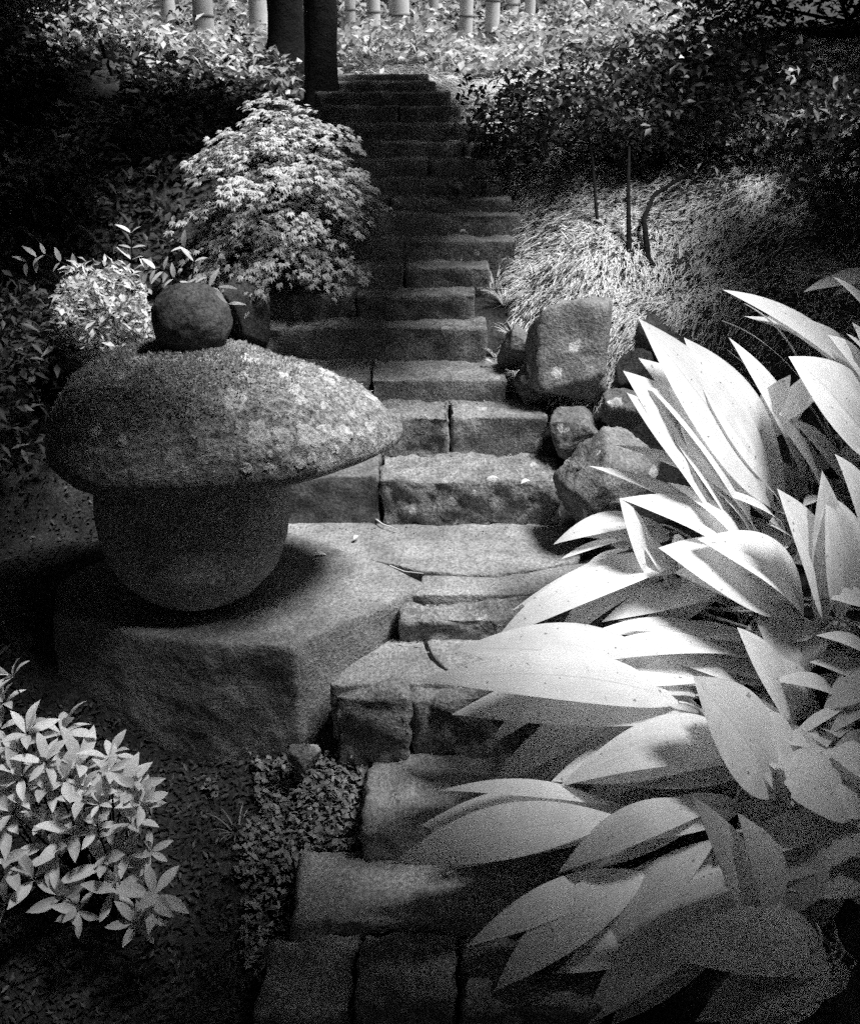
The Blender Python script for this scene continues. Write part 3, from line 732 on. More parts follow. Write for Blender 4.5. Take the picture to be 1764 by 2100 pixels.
for k in range(190):
    a = mrs.uniform(0, 2 * math.pi); el = mrs.uniform(-.9, 1.0)
    dv = np.array((math.cos(a) * math.cos(max(0, el) * 1.4), math.sin(a) * math.cos(max(0, el) * 1.4), math.sin(el * 1.4)))
    lump = 1 + .55 * float(fbm(dv[None] * np.array((1, 1, 1.6)), 1.9, 2, 61)[0])
    r = np.array((.36, .32, .38)) * mrs.uniform(.55, 1.0) * lump
    p = mc + np.array((dv[0] * r[0] * (1 + .35 * min(0, el)), dv[1] * r[1], r[2] * (dv[2] if el > 0 else el * .95)))
    p[0] += .22 * (p[2] - mc[2]) + .02
    o = norm(np.array((math.cos(a) + .15, math.sin(a) - .1, .35 * el)))
    sprays.append((p, o))
    m_ = 58
    t = mrs.uniform(-1, 1, m_); ln_s = mrs.uniform(.09, .20)
    side = norm(np.cross(o, (0, 0, 1)))
    q = p + o * (t * ln_s)[:, None] + side * (mrs.normal(0, .045, m_) * (1.15 - .6 * np.maximum(t, 0)))[:, None]
    q[:, 2] += -.30 * ln_s * (t + .5) ** 2 * (t > -.5) + mrs.normal(0, .010, m_)
    cs.append(q); axs.append(o + side * mrs.normal(0, .55, m_)[:, None] + np.array((0, 0, -.5)) * (1 + t)[:, None] * .6)
cs = np.concatenate(cs); axs = np.concatenate(axs)
v, f = maple_leaves(cs, axs, .029, mrs)
cr = part('crown', v, f, M['maple'], maple); cr['kind'] = 'stuff'
tv = []
for k in range(0, 165, 5):
    p, o = sprays[k]; ts = np.linspace(0, 1, 6)[:, None]
    tv.append(tube((1 - ts) ** 2 * mroot + 2 * ts * (1 - ts) * ((mroot + p) / 2 + np.array((0, 0, .2))) + ts ** 2 * p, np.linspace(.018, .003, 6), 5))
v, f = join(tv); part('branches', v, f, M['bark'], maple)

# ---------------------------------------------------------------- small-leaved shrub and arching sprigs behind the lantern
def small_shrub(name, c, rad, n, ln, wd, mat, label, cat, seed, up=.45, group=None, gaps=.0, stems=12):
    rs = np.random.default_rng(seed); c = np.array(c, float); rad = np.array(rad)
    d = rs.normal(size=(n, 3)); d /= np.linalg.norm(d, axis=1)[:, None]
    p = c + d * rad * (rs.uniform(.35, 1, (n, 1)) ** .5) * (1 + .35 * fbm(d, 2.6, 3, seed)[:, None])
    if gaps: p = p[fbm(p, 2.2 / rad.mean() * .9, 3, seed + 1) > gaps - .5]
    gz = ground_z(p[:, 0], p[:, 1]); p = p[p[:, 2] > gz + .02]
    root = np.array((c[0], c[1], float(ground_z(c[0:1], c[1:2])[0])))
    t = thing(name, root, label, cat, group)
    v, f = leaf_cloud(p, ln, wd, rs, up)
    o = part('crown', v, f, M[mat], t); o['kind'] = 'stuff'
    tv = []
    for k in range(stems):
        q = c + (p[rs.integers(0, len(p))] - c) * .85; ts = np.linspace(0, 1, 7)[:, None]
        tv.append(tube((1 - ts) ** 2 * root + 2 * ts * (1 - ts) * ((root + q) / 2 + rs.normal(0, .12, 3) * rad) + ts ** 2 * q, np.linspace(.012, .003, 7) * max(.5, rad.max()), 5))
    if tv:
        v, f = join(tv); part('branches', v, f, M['bark'], t)
    return t
c = at_y(215, 650, 3.75)
small_shrub('small_leaf_shrub', c, (.22, .22, .21), 1700, .050, .020, 'small', 'bright small-leaved shrub behind the left half of the lantern cap', 'shrub', 41)
c = at_y(60, 690, 3.7)
small_shrub('small_leaf_shrub', c, (.24, .25, .22), 500, .05, .018, 'dark_leaf', 'dim sparse shrub at the left edge beside the bright small-leaved shrub', 'shrub', 42)
# arching sprigs: stem paths in survey pixels at one depth, paired leaves
sprig_mesh = []
for s in range(2):
    v, f, uv = blade((0, 0, 0), (1, 0, 0), .34, arch=.06, fold=.2, nl=6, nc=2, peak=.45, hint=(0, 0, 1))
    me = mesh_np('leaf', v, f, True, uv); me.materials.append(M['small']); sprig_mesh.append(me)
def sprig(path, Y, n, ln, label, seed):
    rs = np.random.default_rng(seed)
    P = np.array([at_y(x, y, Y + i * .015) for i, (x, y) in enumerate(path)])
    root = P[0].copy(); root[2] = float(ground_z(root[0:1], root[1:2])[0])
    t = thing('arching_sprig', root, label, 'plant', 'leafy sprigs behind the lantern')
    tt_ = np.linspace(0, len(P) - 1, 24); Q = np.stack([np.interp(tt_, range(len(P)), P[:, i]) for i in range(3)], 1)
    full = np.concatenate([root[None], Q])
    v, f = tube(full, np.linspace(.006, .002, len(full)), 5); part('stem', v, f, M['bark'], t)
    for k in range(n):
        i = int(6 + (len(Q) - 8) * k / max(1, n - 1)); d = norm(Q[min(i + 1, len(Q) - 1)] - Q[i - 1])
        side = norm(np.cross(d, (0, -1, .3)))
        for sg in (-1, 1):
            ax = norm(d * rs.uniform(.3, .9) + side * sg + np.array((0, -.15, rs.uniform(-.35, .1))))
            zt = norm(np.array((0, -.3, 1)) - ax * (np.array((0, -.3, 1)) @ ax)); yt = np.cross(zt, ax)
            Mx = Matrix(((ax[0], yt[0], zt[0], 0), (ax[1], yt[1], zt[1], 0), (ax[2], yt[2], zt[2], 0), (0, 0, 0, 1)))
            o = bpy.data.objects.new('leaf', sprig_mesh[sg > 0]); link(o, t)
            o.matrix_basis = Matrix.Translation(Vector(Q[i] - root)) @ Mx @ Matrix.Scale(ln * rs.uniform(.7, 1.15), 4)
sprig([(270, 700), (272, 560), (270, 470)], 3.9, 6, .075, 'upright leafy sprig rising from the small-leaved shrub', 51)
sprig([(400, 640), (370, 580), (330, 550), (300, 555)], 3.85, 5, .07, 'sprig arching left above the lantern finial', 52)
sprig([(400, 640), (395, 570), (400, 530), (375, 505)], 3.95, 3, .075, 'short sprig standing straight above the lantern finial', 53)
sprig([(400, 640), (420, 590), (445, 585), (470, 630)], 3.85, 4, .08, 'sprig drooping right past the lantern finial', 54)
sprig([(200, 640), (170, 560), (90, 520), (50, 540)], 3.9, 6, .07, 'dim sprig arching toward the left edge', 55)

# ---------------------------------------------------------------- grass and ground cover
def blades(root, d, ln, wd, rs, droop=.6, seg=4):
    """drooping strips: root (n,3), d (n,3) lean direction"""
    n = len(root); d = d / np.linalg.norm(d, axis=1)[:, None]
    ln = np.broadcast_to(ln, n)[:, None] * rs.uniform(.55, 1.3, (n, 1)); wd = np.broadcast_to(wd, n)[:, None]
    side = np.cross(d, np.array((0, 0, 1.0)) + rs.normal(0, .3, (n, 3))); side /= np.maximum(1e-6, np.linalg.norm(side, axis=1))[:, None]
    rows = []
    for k in range(seg + 1):
        t = k / seg
        p = root + d * ln * t; p[:, 2] -= (droop * ln * t * t)[:, 0]
        w = wd * (1 - t) ** .7 * .5 + .0003
        rows += [p - side * w, p + side * w]
    v = np.stack(rows, 1)
    f = np.concatenate([np.arange(n)[:, None] * (2 * (seg + 1)) + np.array([[2 * k, 2 * k + 1, 2 * k + 3, 2 * k + 2]]) for k in range(seg)])
    return v.reshape(-1, 3), f
grs = np.random.default_rng(77)
n = 110000
gxr = grs.uniform(.24, 2.4, n); gyr = grs.uniform(3.75, 7.6, n)
edge = np.interp(gyr, [3.7, 4.1, 4.6, 4.75, 5.2, 5.7, 6.3, 7.0, 7.6], [.55, .33, .40, .46, .42, .30, .12, -.02, -.4])
gxr = edge + (gxr - .24)
k = grs.random(n) < np.exp(-(gxr - edge) * .9) * 1.1
gxr, gyr = gxr[k], gyr[k]
rt = np.stack([gxr, gyr, ground_z(gxr, gyr) - .01], 1)
fx = -.80 + .45 * fbm(rt, 1.3, 2, 4) + grs.normal(0, .25, len(rt)); fy = -.40 + .5 * fbm(rt, 1.1, 2, 5) + grs.normal(0, .25, len(rt))
gz2 = ground_z(rt[:, 0] + fx * .1, rt[:, 1] + fy * .1)
flow = np.stack([fx, fy, (gz2 - rt[:, 2]) / .1 + .32 + grs.normal(0, .15, len(rt))], 1)
far_ = smooth(4.9, 6.0, rt[:, 1])
clump = fbm(rt, 4.5, 3, 46)
k = grs.random(len(rt)) < .30 + .7 * smooth(-.3, .3, clump)
rt, flow, far_ = rt[k], flow[k], far_[k]
v, f = blades(rt, flow, .085 + .09 * far_ + .03 * np.clip(fbm(rt, 3, 2, 44), -1, 1), .006 + .005 * far_, grs, .35)
o = part('bank_grass', v, f, M['grass']); tag(o, 'long pale grass combed down the bank right of the steps', 'grass', kind='stuff')
n = 150000
x_ = .05 + grs.random(n) ** 1.3 * 2.2; y_ = grs.uniform(3.7, 7.4, n)
x_ = x_ + np.interp(y_, [3.7, 4.1, 4.6, 4.75, 5.2, 5.7, 6.3, 7.0, 7.6], [.55, .36, .42, .48, .44, .32, .14, 0, -.3]) - .05
k = grs.random(n) < .25 + .75 * smooth(-.45, .1, fbm(np.stack([x_, y_, 0 * x_], 1), 5.5, 3, 88)); x_, y_ = x_[k], y_[k]; n = len(x_)
rt = np.stack([x_, y_, ground_z(x_, y_) + grs.uniform(0, .015, n)], 1)
fx = -.8 + .6 * fbm(rt, 2.1, 2, 14) + grs.normal(0, .35, n); fy = -.35 + .7 * fbm(rt, 1.7, 2, 15) + grs.normal(0, .35, n)
flw = np.stack([fx, fy, (ground_z(rt[:, 0] + fx * .05, rt[:, 1] + fy * .05) - ground_z(rt[:, 0], rt[:, 1])) / .05 + .25 + grs.normal(0, .12, n)], 1)
v, f = blades(rt, flw, .030 + .035 * grs.random(n) ** 2, .0042, grs, .3, 2)
o = part('bank_moss', v, f, M['bank']); tag(o, 'pale moss mat covering the slope right of the steps', 'moss', kind='stuff')
n = 9000
x_ = grs.uniform(-1.8, -.3, n); y_ = grs.uniform(1.3, 2.6, n)
rt = np.stack([x_, y_, ground_z(x_, y_) + grs.uniform(0, .02, n)], 1)
v, f = leaf_cloud(rt, .03, .012, grs, .7)
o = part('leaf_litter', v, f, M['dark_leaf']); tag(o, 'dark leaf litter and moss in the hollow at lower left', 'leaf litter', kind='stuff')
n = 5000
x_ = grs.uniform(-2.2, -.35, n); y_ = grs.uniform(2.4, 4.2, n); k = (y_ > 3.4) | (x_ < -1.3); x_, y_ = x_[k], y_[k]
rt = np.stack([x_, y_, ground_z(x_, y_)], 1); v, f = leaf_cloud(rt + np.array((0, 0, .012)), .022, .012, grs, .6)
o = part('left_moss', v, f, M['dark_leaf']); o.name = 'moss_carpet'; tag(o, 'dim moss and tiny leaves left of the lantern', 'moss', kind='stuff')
# leafy ground cover between the hollow and the lower steps
n = 5200
u_, w_ = grs.random(n), grs.random(n)
x_ = -.75 + .62 * u_; y_ = 1.70 + .72 * w_
k = (x_ < -.19 - .16 * (y_ < 2.1)) & (fbm(np.stack([x_, y_, 0 * x_], 1), 5, 3, 9) > -.35 + .9 * smooth(-.45, -.75, x_))
x_, y_ = x_[k], y_[k]
rt = np.stack([x_, y_, ground_z(x_, y_) + grs.uniform(0.005, .05, len(x_))], 1)
v, f = leaf_cloud(rt, .028, .02, grs, .65)
o = part('ground_cover', v, f, M['cover']); tag(o, 'low round-leaved ground cover between the hollow and the lower steps', 'ground cover', kind='stuff')
def tuft(px, py, z, n, ln, label, seed, mat='cover'):
    rs = np.random.default_rng(seed); c = at_z(px, py, z); c[2] = float(ground_z(c[0:1], c[1:2])[0])
    a = rs.uniform(0, 6.28, n); rt = c + np.stack([np.cos(a) * .015, np.sin(a) * .015, 0 * a], 1)
    v, f = blades(rt, np.stack([np.cos(a) * .7, np.sin(a) * .7, np.ones(n)], 1), ln, .006, rs, .45, 5)
    solo('grass_tuft', v, f, M[mat], label, 'grass tuft', 'grass tufts beside the steps')
tuft(490, 1725, -.55, 26, .13, 'spiky grass tuft in the dark hollow below the slab', 61)
tuft(660, 1640, -.47, 22, .16, 'grass tuft at the foot of the lower steps, above the ground cover', 62)
tuft(1035, 640, .62, 60, .17, 'grass tuft drooping beside the fifth step, under the bright bank', 64, 'grass')
tuft(1060, 690, .55, 60, .16, 'grass tuft drooping between the fourth step and the tall boulder', 65, 'grass')
tuft(1020, 725, .48, 46, .13, 'small grass tuft at the right end of the third tread', 66, 'grass')
tuft(1010, 680, .5, 40, .2, 'grass tuft hanging over the step ends below the bright bank', 63, 'grass')

# ---------------------------------------------------------------- dark shrub on the right bank
c = at_y(1400, 250, 5.2)
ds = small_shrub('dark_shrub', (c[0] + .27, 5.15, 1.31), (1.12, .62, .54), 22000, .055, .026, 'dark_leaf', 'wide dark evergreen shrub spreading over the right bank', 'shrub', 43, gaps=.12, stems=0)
drs = np.random.default_rng(44)
base = at_y(1290, 540, 4.75); base[2] = float(ground_z(base[0:1], base[1:2])[0])
ds.location = tuple(base)
for ch in ds.children:
    ch.data.transform(Matrix.Translation(Vector((c[0], 5.25, float(ground_z(c[0:1], np.array([5.25]))[0]))) - Vector(base)))
def at_ground(x, y):
    Ys = np.linspace(1.5, 9, 600); r = ray(x, y); zz = EYE + r[2] / r[1] * Ys; xx = r[0] / r[1] * Ys
    hit = np.nonzero(zz < ground_z(xx, Ys))[0]
    return float(Ys[hit[0]]) if len(hit) else 5.0
def limb(path, Y, r0, r1, root):
    Y = at_ground(*path[0]) - .01
    P = np.array([at_y(x, y, Y + .16 * i) for i, (x, y) in enumerate(path)])
    tt_ = np.linspace(0, len(P) - 1, 6 * len(P)); Q = np.stack([np.interp(tt_, range(len(P)), P[:, i]) for i in range(3)], 1)
    v, f = tube(Q, np.linspace(r0, r1, len(Q)), 7); return part('branch', v, f, M['bark'], root)
for path, r in (([(1340, 545), (1290, 490), (1225, 460), (1215, 330), (1200, 250)], .012), ([(1290, 520), (1288, 400), (1290, 300)], .013), ([(1330, 540), (1320, 450), (1340, 400), (1420, 350), (1500, 300)], .014),
                ([(1300, 505), (1360, 480), (1400, 440), (1480, 360)], .011), ([(1232, 540), (1240, 500), (1225, 465), (1190, 430)], .006), ([(1236, 520), (1260, 480)], .004), ([(1232, 535), (1195, 532)], .004), ([(1330, 540), (1400, 500), (1500, 470)], .008)):
    limb(path, 4.75, r, r * .45, ds)
# light caught on the shrub's outer leaves, put in as paler leaf colour
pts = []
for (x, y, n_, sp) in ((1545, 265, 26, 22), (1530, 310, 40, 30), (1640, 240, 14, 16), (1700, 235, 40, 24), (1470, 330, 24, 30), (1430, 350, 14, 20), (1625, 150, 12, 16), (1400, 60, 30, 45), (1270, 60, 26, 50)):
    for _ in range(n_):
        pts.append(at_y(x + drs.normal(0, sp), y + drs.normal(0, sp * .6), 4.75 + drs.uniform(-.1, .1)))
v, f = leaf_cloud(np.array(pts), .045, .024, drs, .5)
o = part('painted_lit_leaves', v, f, M['small'], ds); o['kind'] = 'stuff'; o['label'] = 'outer leaves made pale to stand for caught light'

# ---------------------------------------------------------------- trees and bamboo at the top of the steps
trs = np.random.default_rng(9)
def trunk(x, y, Y, r, h, lean, label, flare=1.6, group='dark trunks at the head of the steps'):
    b = at_y(x, y, Y); b[2] = float(ground_z(b[0:1], b[1:2])[0]) - .03
    t = thing('tree', b, label, 'tree', group)
    zz = np.concatenate([np.linspace(0, .5, 10), np.linspace(.6, h, 20)])
    pts = b + np.stack([lean * zz + .01 * np.sin(zz * 2), 0 * zz, zz], 1)
    rr = r * (1 + (flare - 1) * np.exp(-zz / .12)) * (1 - .03 * zz)
    v, f = tube(pts, rr, 28)
    v += fbm(v * np.array((1, 1, .25)), 16, 3, int(x))[:, None] * .012 * norm((1, 1, 0))
    part('trunk', v, f, M['bark'], t)
    return t, b
tA, bA = trunk(663, 232, 6.35, .100, 5.2, .0, 'straight black tree trunk at the left of the top step', 1.25)
tB, bB = trunk(592, 190, 7.4, .125, 5.5, .0, 'dark grey flared tree trunk left of the straight black one', 1.7)
for t, b, sd in ((tA, bA, 1), (tB, bB, 2)):                                # their crowns, high above the steps
    rs = np.random.default_rng(sd); n = 3800
    d = rs.normal(size=(n, 3)); d /= np.linalg.norm(d, axis=1)[:, None]
    p = np.array((b[0] - (.3 if sd == 1 else .9), b[1] + .3, 6.0)) + d * np.array((1.1, 1.1, 1.2)) * rs.uniform(.2, 1, (n, 1)) ** .4
    v, f = leaf_cloud(p, .16, .09, rs, .5); o = part('crown', v, f, M['canopy'], t); o['kind'] = 'stuff'
for i, (x, w, Y) in enumerate([(418, 42, 8.9), (530, 40, 8.6), (768, 28, 9.8), (822, 42, 9.2), (955, 28, 10.2), (1008, 30, 9.9), (1050, 26, 10.8), (1085, 22, 10.8), (350, 30, 9.6), (470, 26, 10.3), (890, 20, 11), (720, 22, 10.6), (1160, 24, 11)]):
    b = at_y(x, 60, Y); b[2] = float(ground_z(b[0:1], b[1:2])[0]) - .05
    r = w * .5 * mpp(at_y(x, 60, Y))
    lab = {0: 'thick bamboo culm among leaves, leftmost thick one', 1: 'thick bamboo culm just left of the flared tree trunk', 2: 'bamboo culm right of the straight black trunk', 3: 'thickest bamboo culm right of the black trunk',
           4: 'bamboo culm above the head of the steps', 5: 'bamboo culm just right of the one above the steps', 6: 'slim bamboo culm at the top, third from the right', 7: 'slim bamboo culm at the top, second from the right', 8: 'dim bamboo culm farthest left',
           9: 'slim bamboo culm between the two thick left culms', 10: 'thinnest bamboo culm, far behind the steps', 11: 'slim bamboo culm close beside the black trunk', 12: 'slim bamboo culm at the top, farthest right'}[i]
    t = thing('bamboo', b, lab, 'bamboo', 'pale bamboo culms in the background')
    H_ = 5.0
    zz = np.linspace(0, H_, 40)
    ln_ = trs.uniform(-.03, .03)
    v, f = tube(b + np.stack([ln_ * zz, 0 * zz, zz], 1), r * (1 - .02 * zz), 16); part('culm', v, f, M['bamboo'], t)
    z0 = trs.uniform(.1, .3)
    while z0 < H_:
        v, f = tube(b + np.array([(ln_ * (z0 + q), 0, z0 + q) for q in (-.012, -.004, .004, .012)]), np.array((1.0, 1.07, 1.07, 1.0)) * r * (1 - .02 * z0), 16)
        part('node_ring', v, f, M['node'], t); z0 += trs.uniform(.20, .27)
# leafy bank behind the steps
frs = np.random.default_rng(12)
n = 46000
x_ = frs.uniform(-6.2, 4.2, n); y_ = 7.2 + 7.5 * frs.random(n) ** 1.2
h_ = np.maximum(0.03, .06 + .16 * smooth(7.5, 11, y_) + .25 * fbm(np.stack([x_, y_, 0 * x_], 1), 1.1, 3, 31)) * frs.random(n) ** .6 * (1 + 2.0 * smooth(10.5, 13, y_))
k = ~((x_ > -.9) & (x_ < .3) & (y_ < 7.6)) & (x_ < 2.3 + .25 * (y_ - 7.5)) & (x_ > -3.6 - .4 * (y_ - 7.5))
x_, y_, h_ = x_[k], y_[k], h_[k]
p = np.stack([x_, y_, ground_z(x_, y_) + h_], 1)
v, f = leaf_cloud(p, .095, .05, frs, .5)
o = part('background_foliage', v, f, M['far']); tag(o, 'bright mass of leaves on the bank behind the steps', 'foliage', kind='stuff')
# grass at the head of the steps, lying toward the treads
n = 9000
x_ = frs.uniform(-.5, 2.6, n); y_ = frs.uniform(6.9, 8.4, n)
rt = np.stack([x_, y_, ground_z(x_, y_) - .01], 1)
v, f = blades(rt, np.stack([-.9 + frs.normal(0, .3, n), -.3 + frs.normal(0, .3, n), .7 + frs.normal(0, .2, n)], 1), .24, .010, frs, .7)
o = part('crest_grass', v, f, M['grass']); tag(o, 'pale grass lying over the head of the steps', 'grass', kind='stuff')

# ---------------------------------------------------------------- dark planting on the left
n = 12000
x_ = frs.uniform(-4.0, -.85, n); y_ = frs.uniform(3.9, 7.4, n); k = fbm(np.stack([x_, y_, 0 * x_], 1), 1.6, 3, 51) > -.45; x_, y_ = x_[k], y_[k]
p = np.stack([x_, y_, ground_z(x_, y_) + frs.uniform(0, .12, len(x_))], 1)
v, f = leaf_cloud(p, .07, .03, frs, .55)
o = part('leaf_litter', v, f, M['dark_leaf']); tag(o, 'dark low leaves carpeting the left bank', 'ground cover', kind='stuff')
small_shrub('round_leaf_shrub', (-1.42, 5.65, 1.42), (.30, .3, .26), 900, .07, .05, 'cover', 'grey shrub of soft rounded leaves left of the maple bush', 'shrub', 86, stems=6)
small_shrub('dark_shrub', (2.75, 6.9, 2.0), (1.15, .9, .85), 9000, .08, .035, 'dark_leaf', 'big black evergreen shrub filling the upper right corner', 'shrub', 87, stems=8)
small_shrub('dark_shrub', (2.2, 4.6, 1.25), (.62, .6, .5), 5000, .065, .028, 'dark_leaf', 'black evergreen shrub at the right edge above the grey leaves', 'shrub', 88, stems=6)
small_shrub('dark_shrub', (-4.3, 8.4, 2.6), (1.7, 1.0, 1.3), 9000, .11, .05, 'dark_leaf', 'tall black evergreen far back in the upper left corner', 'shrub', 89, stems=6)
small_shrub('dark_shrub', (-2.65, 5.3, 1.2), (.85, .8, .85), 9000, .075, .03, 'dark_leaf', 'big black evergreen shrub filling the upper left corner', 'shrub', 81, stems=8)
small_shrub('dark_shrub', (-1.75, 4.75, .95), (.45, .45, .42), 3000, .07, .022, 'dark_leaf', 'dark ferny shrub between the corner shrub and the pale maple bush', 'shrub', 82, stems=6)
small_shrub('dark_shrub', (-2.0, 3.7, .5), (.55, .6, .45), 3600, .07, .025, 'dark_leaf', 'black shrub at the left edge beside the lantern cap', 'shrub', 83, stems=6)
small_shrub('loose_shrub', (-1.75, 6.3, 1.62), (.80, .4, .36), 3600, .075, .032, 'small', 'loose pale shrub behind the maple bush, under the thin dark saplings', 'shrub', 84, gaps=.3, stems=8)
small_shrub('dark_shrub', (-1.9, 2.55, .05), (.5, .5, .35), 2600, .06, .02, 'dark_leaf', 'black low shrub at the left edge beside the slab', 'shrub', 85, stems=5)
for i, (path, Y, r, lab) in enumerate([([(440, 210), (452, 160), (470, 95), (478, 60)], 6.6, .011, 'thin dark sapling leaning right, below the thick left bamboo culm'),
                                  ([(395, 205), (393, 160), (372, 130), (355, 110), (370, 60)], 6.7, .010, 'crooked dark sapling left of the leaning one'),
                                  ([(262, 260), (250, 200), (222, 130), (205, 80)], 5.9, .012, 'thin stem leaning left at the edge of the dark corner'),
                                  ([(262, 262), (258, 190), (240, 130)], 5.85, .008, 'thinner stem just right of the stem leaning left')]):
    P = np.array([at_y(x, y, Y) for x, y in path]); root = P[0].copy(); root[2] = float(ground_z(root[0:1], root[1:2])[0])
    tt_ = np.linspace(0, len(P) - 1, 20); Q = np.stack([np.interp(tt_, range(len(P)), P[:, j]) for j in range(3)], 1)
    t = thing('sapling', root, lab, 'sapling', 'thin saplings on the left bank')
    v, f = tube(np.concatenate([root[None], Q]), np.linspace(r * 1.3, r, 21), 7); part('stem', v, f, M['bark'], t)
    rs = np.random.default_rng(90 + i); e = Q[-1] + rs.normal(0, .07, (30, 3)); v, f = leaf_cloud(e, .06, .03, rs, .4)
    o = part('foliage', v, f, M['dark_leaf'], t); o['kind'] = 'stuff'

# ---------------------------------------------------------------- fallen leaves and twigs
def fallen(px, py, z, ln, wd, ang, label, seed, arch=.2):
    c = at_z(px, py, z); rs = np.random.default_rng(seed)
    d = np.array((math.cos(ang), math.sin(ang), .05)) * ln * .5
    v, f, uv = blade(c - d + (0, 0, .012), c + d + (0, 0, .012), wd, arch, .2, fold=.3, nl=8, nc=4, hint=(0, 0, 1))
    solo('fallen_leaf', v, f, M['dry'], label, 'leaf', 'fallen leaves on the steps', uv=uv)
fallen(655, 1146, 0.006, .06, .025, .1, 'pale fallen leaf on the landing right of the lantern base', 1)
fallen(731, 1108, 0.008, .032, .016, 1.0, 'small fallen leaf on the landing nearer the lowest riser', 2)
fallen(1010, 988, .205, .05, .014, .1, 'fallen leaf on the lowest tread, left of the pair', 3)
fallen(1078, 995, .205, .045, .02, .5, 'fallen leaf on the lowest tread, right of the pair', 4)
fallen(1000, 748, .47, .06, .016, -.8, 'pale fallen leaf at the right end of the fourth tread', 5)
fallen(950, 482, 1.02, .035, .02, .2, 'tiny fallen leaf on a dark upper tread', 6)
fallen(745, 588, .73, .05, .02, .2, 'fallen leaf at the foot of a dark riser, left of the axis', 7)
fallen(740, 1528, -.35, .035, .02, .3, 'fallen leaf lodged on the lower step below the split front stone', 8)
fallen(925, 1790, -.465, .045, .02, 1.0, 'fallen leaf on the dark step under the long lens-shaped leaf', 9)
def twig(path, z, r, label):
    P = np.array([at_z(x, y, z + .01) for x, y in path]); v, f = tube(P, np.linspace(r, r * .5, len(P)), 5)
    solo('twig', v, f, M['dry'], label, 'twig', 'twigs on the stones')
twig([(765, 1060), (785, 1075), (815, 1085)], .01, .004, 'pale twig at the foot of the lowest riser')
twig([(800, 1160), (830, 1172), (868, 1176)], .006, .003, 'thin twig lying across the landing')
twig([(580, 1135), (640, 1155), (700, 1172)], .006, .002, 'thin pine needle stretch on the landing beside the lantern base')

n = 1500
x_ = grs.uniform(.3, 1.7, n); y_ = grs.uniform(3.8, 6.5, n); rt = np.stack([x_, y_, ground_z(x_, y_) + .02], 1)
v, f = leaf_cloud(rt, .034, .016, grs, .75)
o = part('bank_litter', v, f, M['soil']); tag(o, 'dark dead leaves strewn over the pale bank', 'leaf litter', kind='stuff')
# crumbs of bark, needles and leaf bits gathered at the foot of every riser
brs = np.random.default_rng(123); bits = []
LV = [(1.86, -.466)] + [(2.06, -.352), (2.42, -.107), (2.68, 0.0)][0:0] + [(2.42, -.352), (2.69, -.104), (3.35, .003)] + [(UP[i + 1][0], UP[i][1]) for i in range(10)]
for Yf, zt in LV:
    m_ = 46
    back = np.abs(brs.normal(0, .05, m_)) + .01
    bits.append(np.stack([brs.uniform(-.6, .5, m_), Yf - back, np.full(m_, zt + .006)], 1))
v, f = leaf_cloud(np.concatenate(bits), .016, .006, brs, .85)
o = part('step_litter', v, f, M['cover']); tag(o, 'crumbs of bark and leaf bits lying on the treads', 'litter', kind='stuff')

# ---------------------------------------------------------------- unseen foliage added overhead and around to shape light and shade
LIT = [((.72, 2.62, .30), .76, .70, 1.0), ((.10, 3.22, .1), .72, .70, 1.0), ((-.32, 3.08, .8), .70, .58, 1.0), ((.66, 4.25, .95), .46, .80, 1.0), ((.62, 5.8, 1.3), .42, .95, 1.0),
       ((.70, 6.7, 1.5), .62, .85, 1.0), ((-.82, 4.45, 1.2), .56, .60, 1.0), ((-1.02, 2.08, .05), .38, .30, 1.0), ((-1.35, 3.75, .75), .42, .42, 1.0), ((-1.5, 6.5, 1.7), 1.0, .8, 1.0),
       ((1.62, 4.75, 1.35), .25, .3, 1.0), ((2.02, 4.75, 1.45), .2, .25, 1.0)]  # openings in the added canopy that let sun onto chosen spots
crs = np.random.default_rng(99)
n = 85000
q = np.stack([crs.uniform(-6.5, 7.5, n), crs.uniform(-3.5, 9.0, n), crs.uniform(2.3, 2.8, n)], 1)
open_ = np.zeros(n)
for (c, rx, ry, wgt) in LIT:
    t = (q[:, 2] - c[2]) / SUN.z
    P = q - np.array(SUN)[None] * t[:, None]
    e = ((P[:, 0] - c[0]) / rx) ** 2 + ((P[:, 1] - c[1]) / ry) ** 2
    open_ = np.maximum(open_, wgt * (1 - smooth(.75, 1.25, e + .25 * fbm(P, 3, 2, 7))))
for (c, rx, ry) in (((-.15, 1.66, -.55), .75, .44), ((-.62, 1.75, -.6), .38, .42), ((1.32, 2.25, .1), .32, .8), ((-1.1, 2.52, -.15), .36, .16), ((-.22, 5.5, 1.35), .36, 1.1)):      # added foliage kept closed to darken near steps, edges and upper flight
    P = q - np.array(SUN)[None] * ((q[:, 2] - c[2]) / SUN.z)[:, None]
    e = ((P[:, 0] - c[0]) / rx) ** 2 + ((P[:, 1] - c[1]) / ry) ** 2
    open_ *= smooth(.8, 1.15, e)
yb = q[:, 1] - SUN.y / SUN.z * (q[:, 2] - 1.7)
xb = q[:, 0] - SUN.x / SUN.z * (q[:, 2] - 1.7)
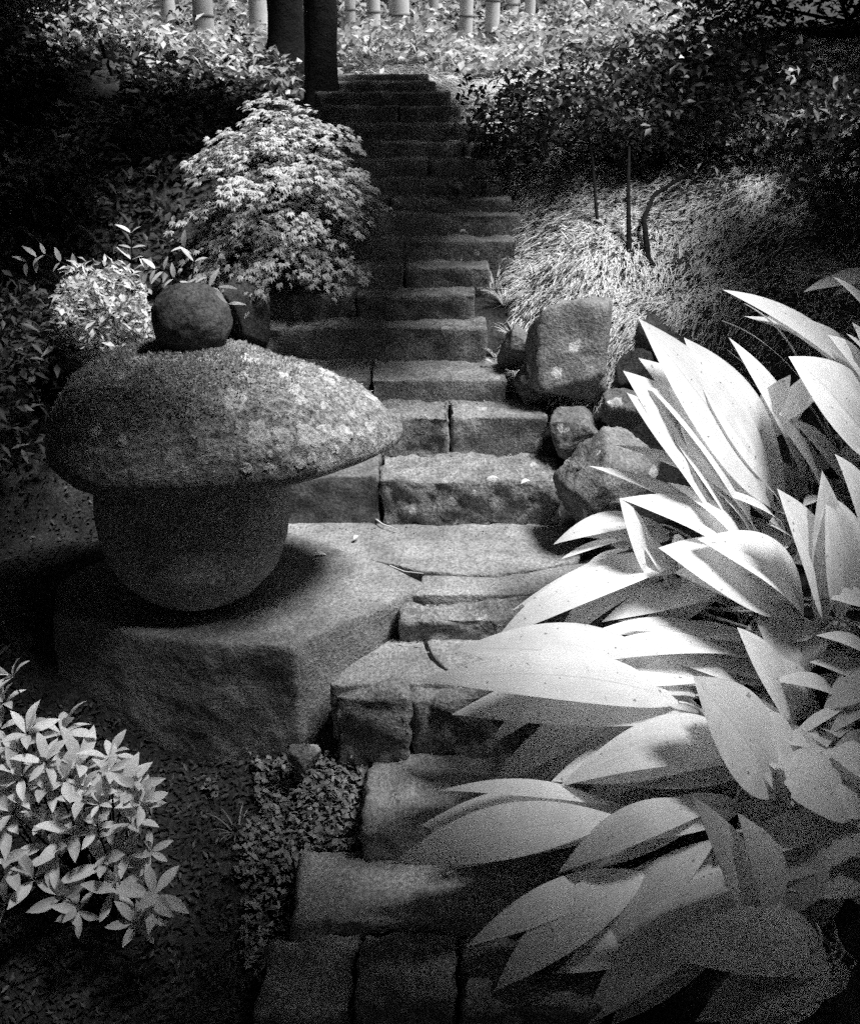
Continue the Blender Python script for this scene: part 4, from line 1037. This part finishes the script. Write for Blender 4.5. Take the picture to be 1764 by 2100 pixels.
open_ = np.maximum(open_, smooth(6.6, 7.4, yb) * (1 - smooth(1.9, 2.7, np.abs(xb + .6))))
q = q[crs.random(n) > open_]
# added leafy skirts blocking low sky behind the camera and along both sides
n2 = 34000
a = crs.uniform(math.radians(-205), math.radians(25), n2); rr = crs.uniform(5.2, 6.8, n2)
sk = np.stack([np.cos(a) * rr, 2.6 + np.sin(a) * rr * 1.05, crs.uniform(-.6, 3.6, n2)], 1)
ADDED_TREES = [((-5.6, 0.2), 'light-blocking tree added behind the camera to the left, outside the view'), ((5.9, 0.4), 'light-blocking tree added behind the camera to the right, outside the view'), ((-5.4, 5.4), 'light-blocking tree added left of the garden, outside the view'),
         ((5.9, 5.6), 'light-blocking tree added right of the garden, outside the view'), ((0.2, -3.6), 'light-blocking tree added straight behind the camera, outside the view')]
pts = np.concatenate([q, sk])
own = np.argmin(np.stack([(pts[:, 0] - t[0][0]) ** 2 + (pts[:, 1] - t[0][1]) ** 2 for t in ADDED_TREES], 1), 1)
for i, ((tx, ty), lab) in enumerate(ADDED_TREES):
    b = np.array((tx, ty, float(ground_z(np.array([tx]), np.array([ty]))[0]) - .05))
    t = thing('added_shade_tree', b, lab, 'tree', 'unseen trees added to block light')
    zz = np.linspace(0, 3.0, 14); v, f = tube(b + np.stack([.06 * np.sin(zz), 0 * zz, zz], 1), .2 * (1 - .12 * zz), 14); part('trunk', v, f, M['bark'], t)
    mine = pts[own == i]; top = b + np.array((0, 0, 2.4)); tv = []
    far = mine[mine[:, 2] > 2.5]
    for k in range(10):
        e = far[crs.integers(0, len(far))]; ts = np.linspace(0, 1, 8)[:, None]
        md = (top + e) / 2 + np.array((0, 0, .35)); tv.append(tube((1 - ts) ** 2 * top + 2 * ts * (1 - ts) * md + ts ** 2 * e, np.linspace(.08, .015, 8), 6))
    v, f = join(tv); part('branches', v, f, M['bark'], t)
    v, f = leaf_cloud(mine, .20, .115, crs, .55); o = part('crown', v, f, M['canopy'], t); o['kind'] = 'stuff'
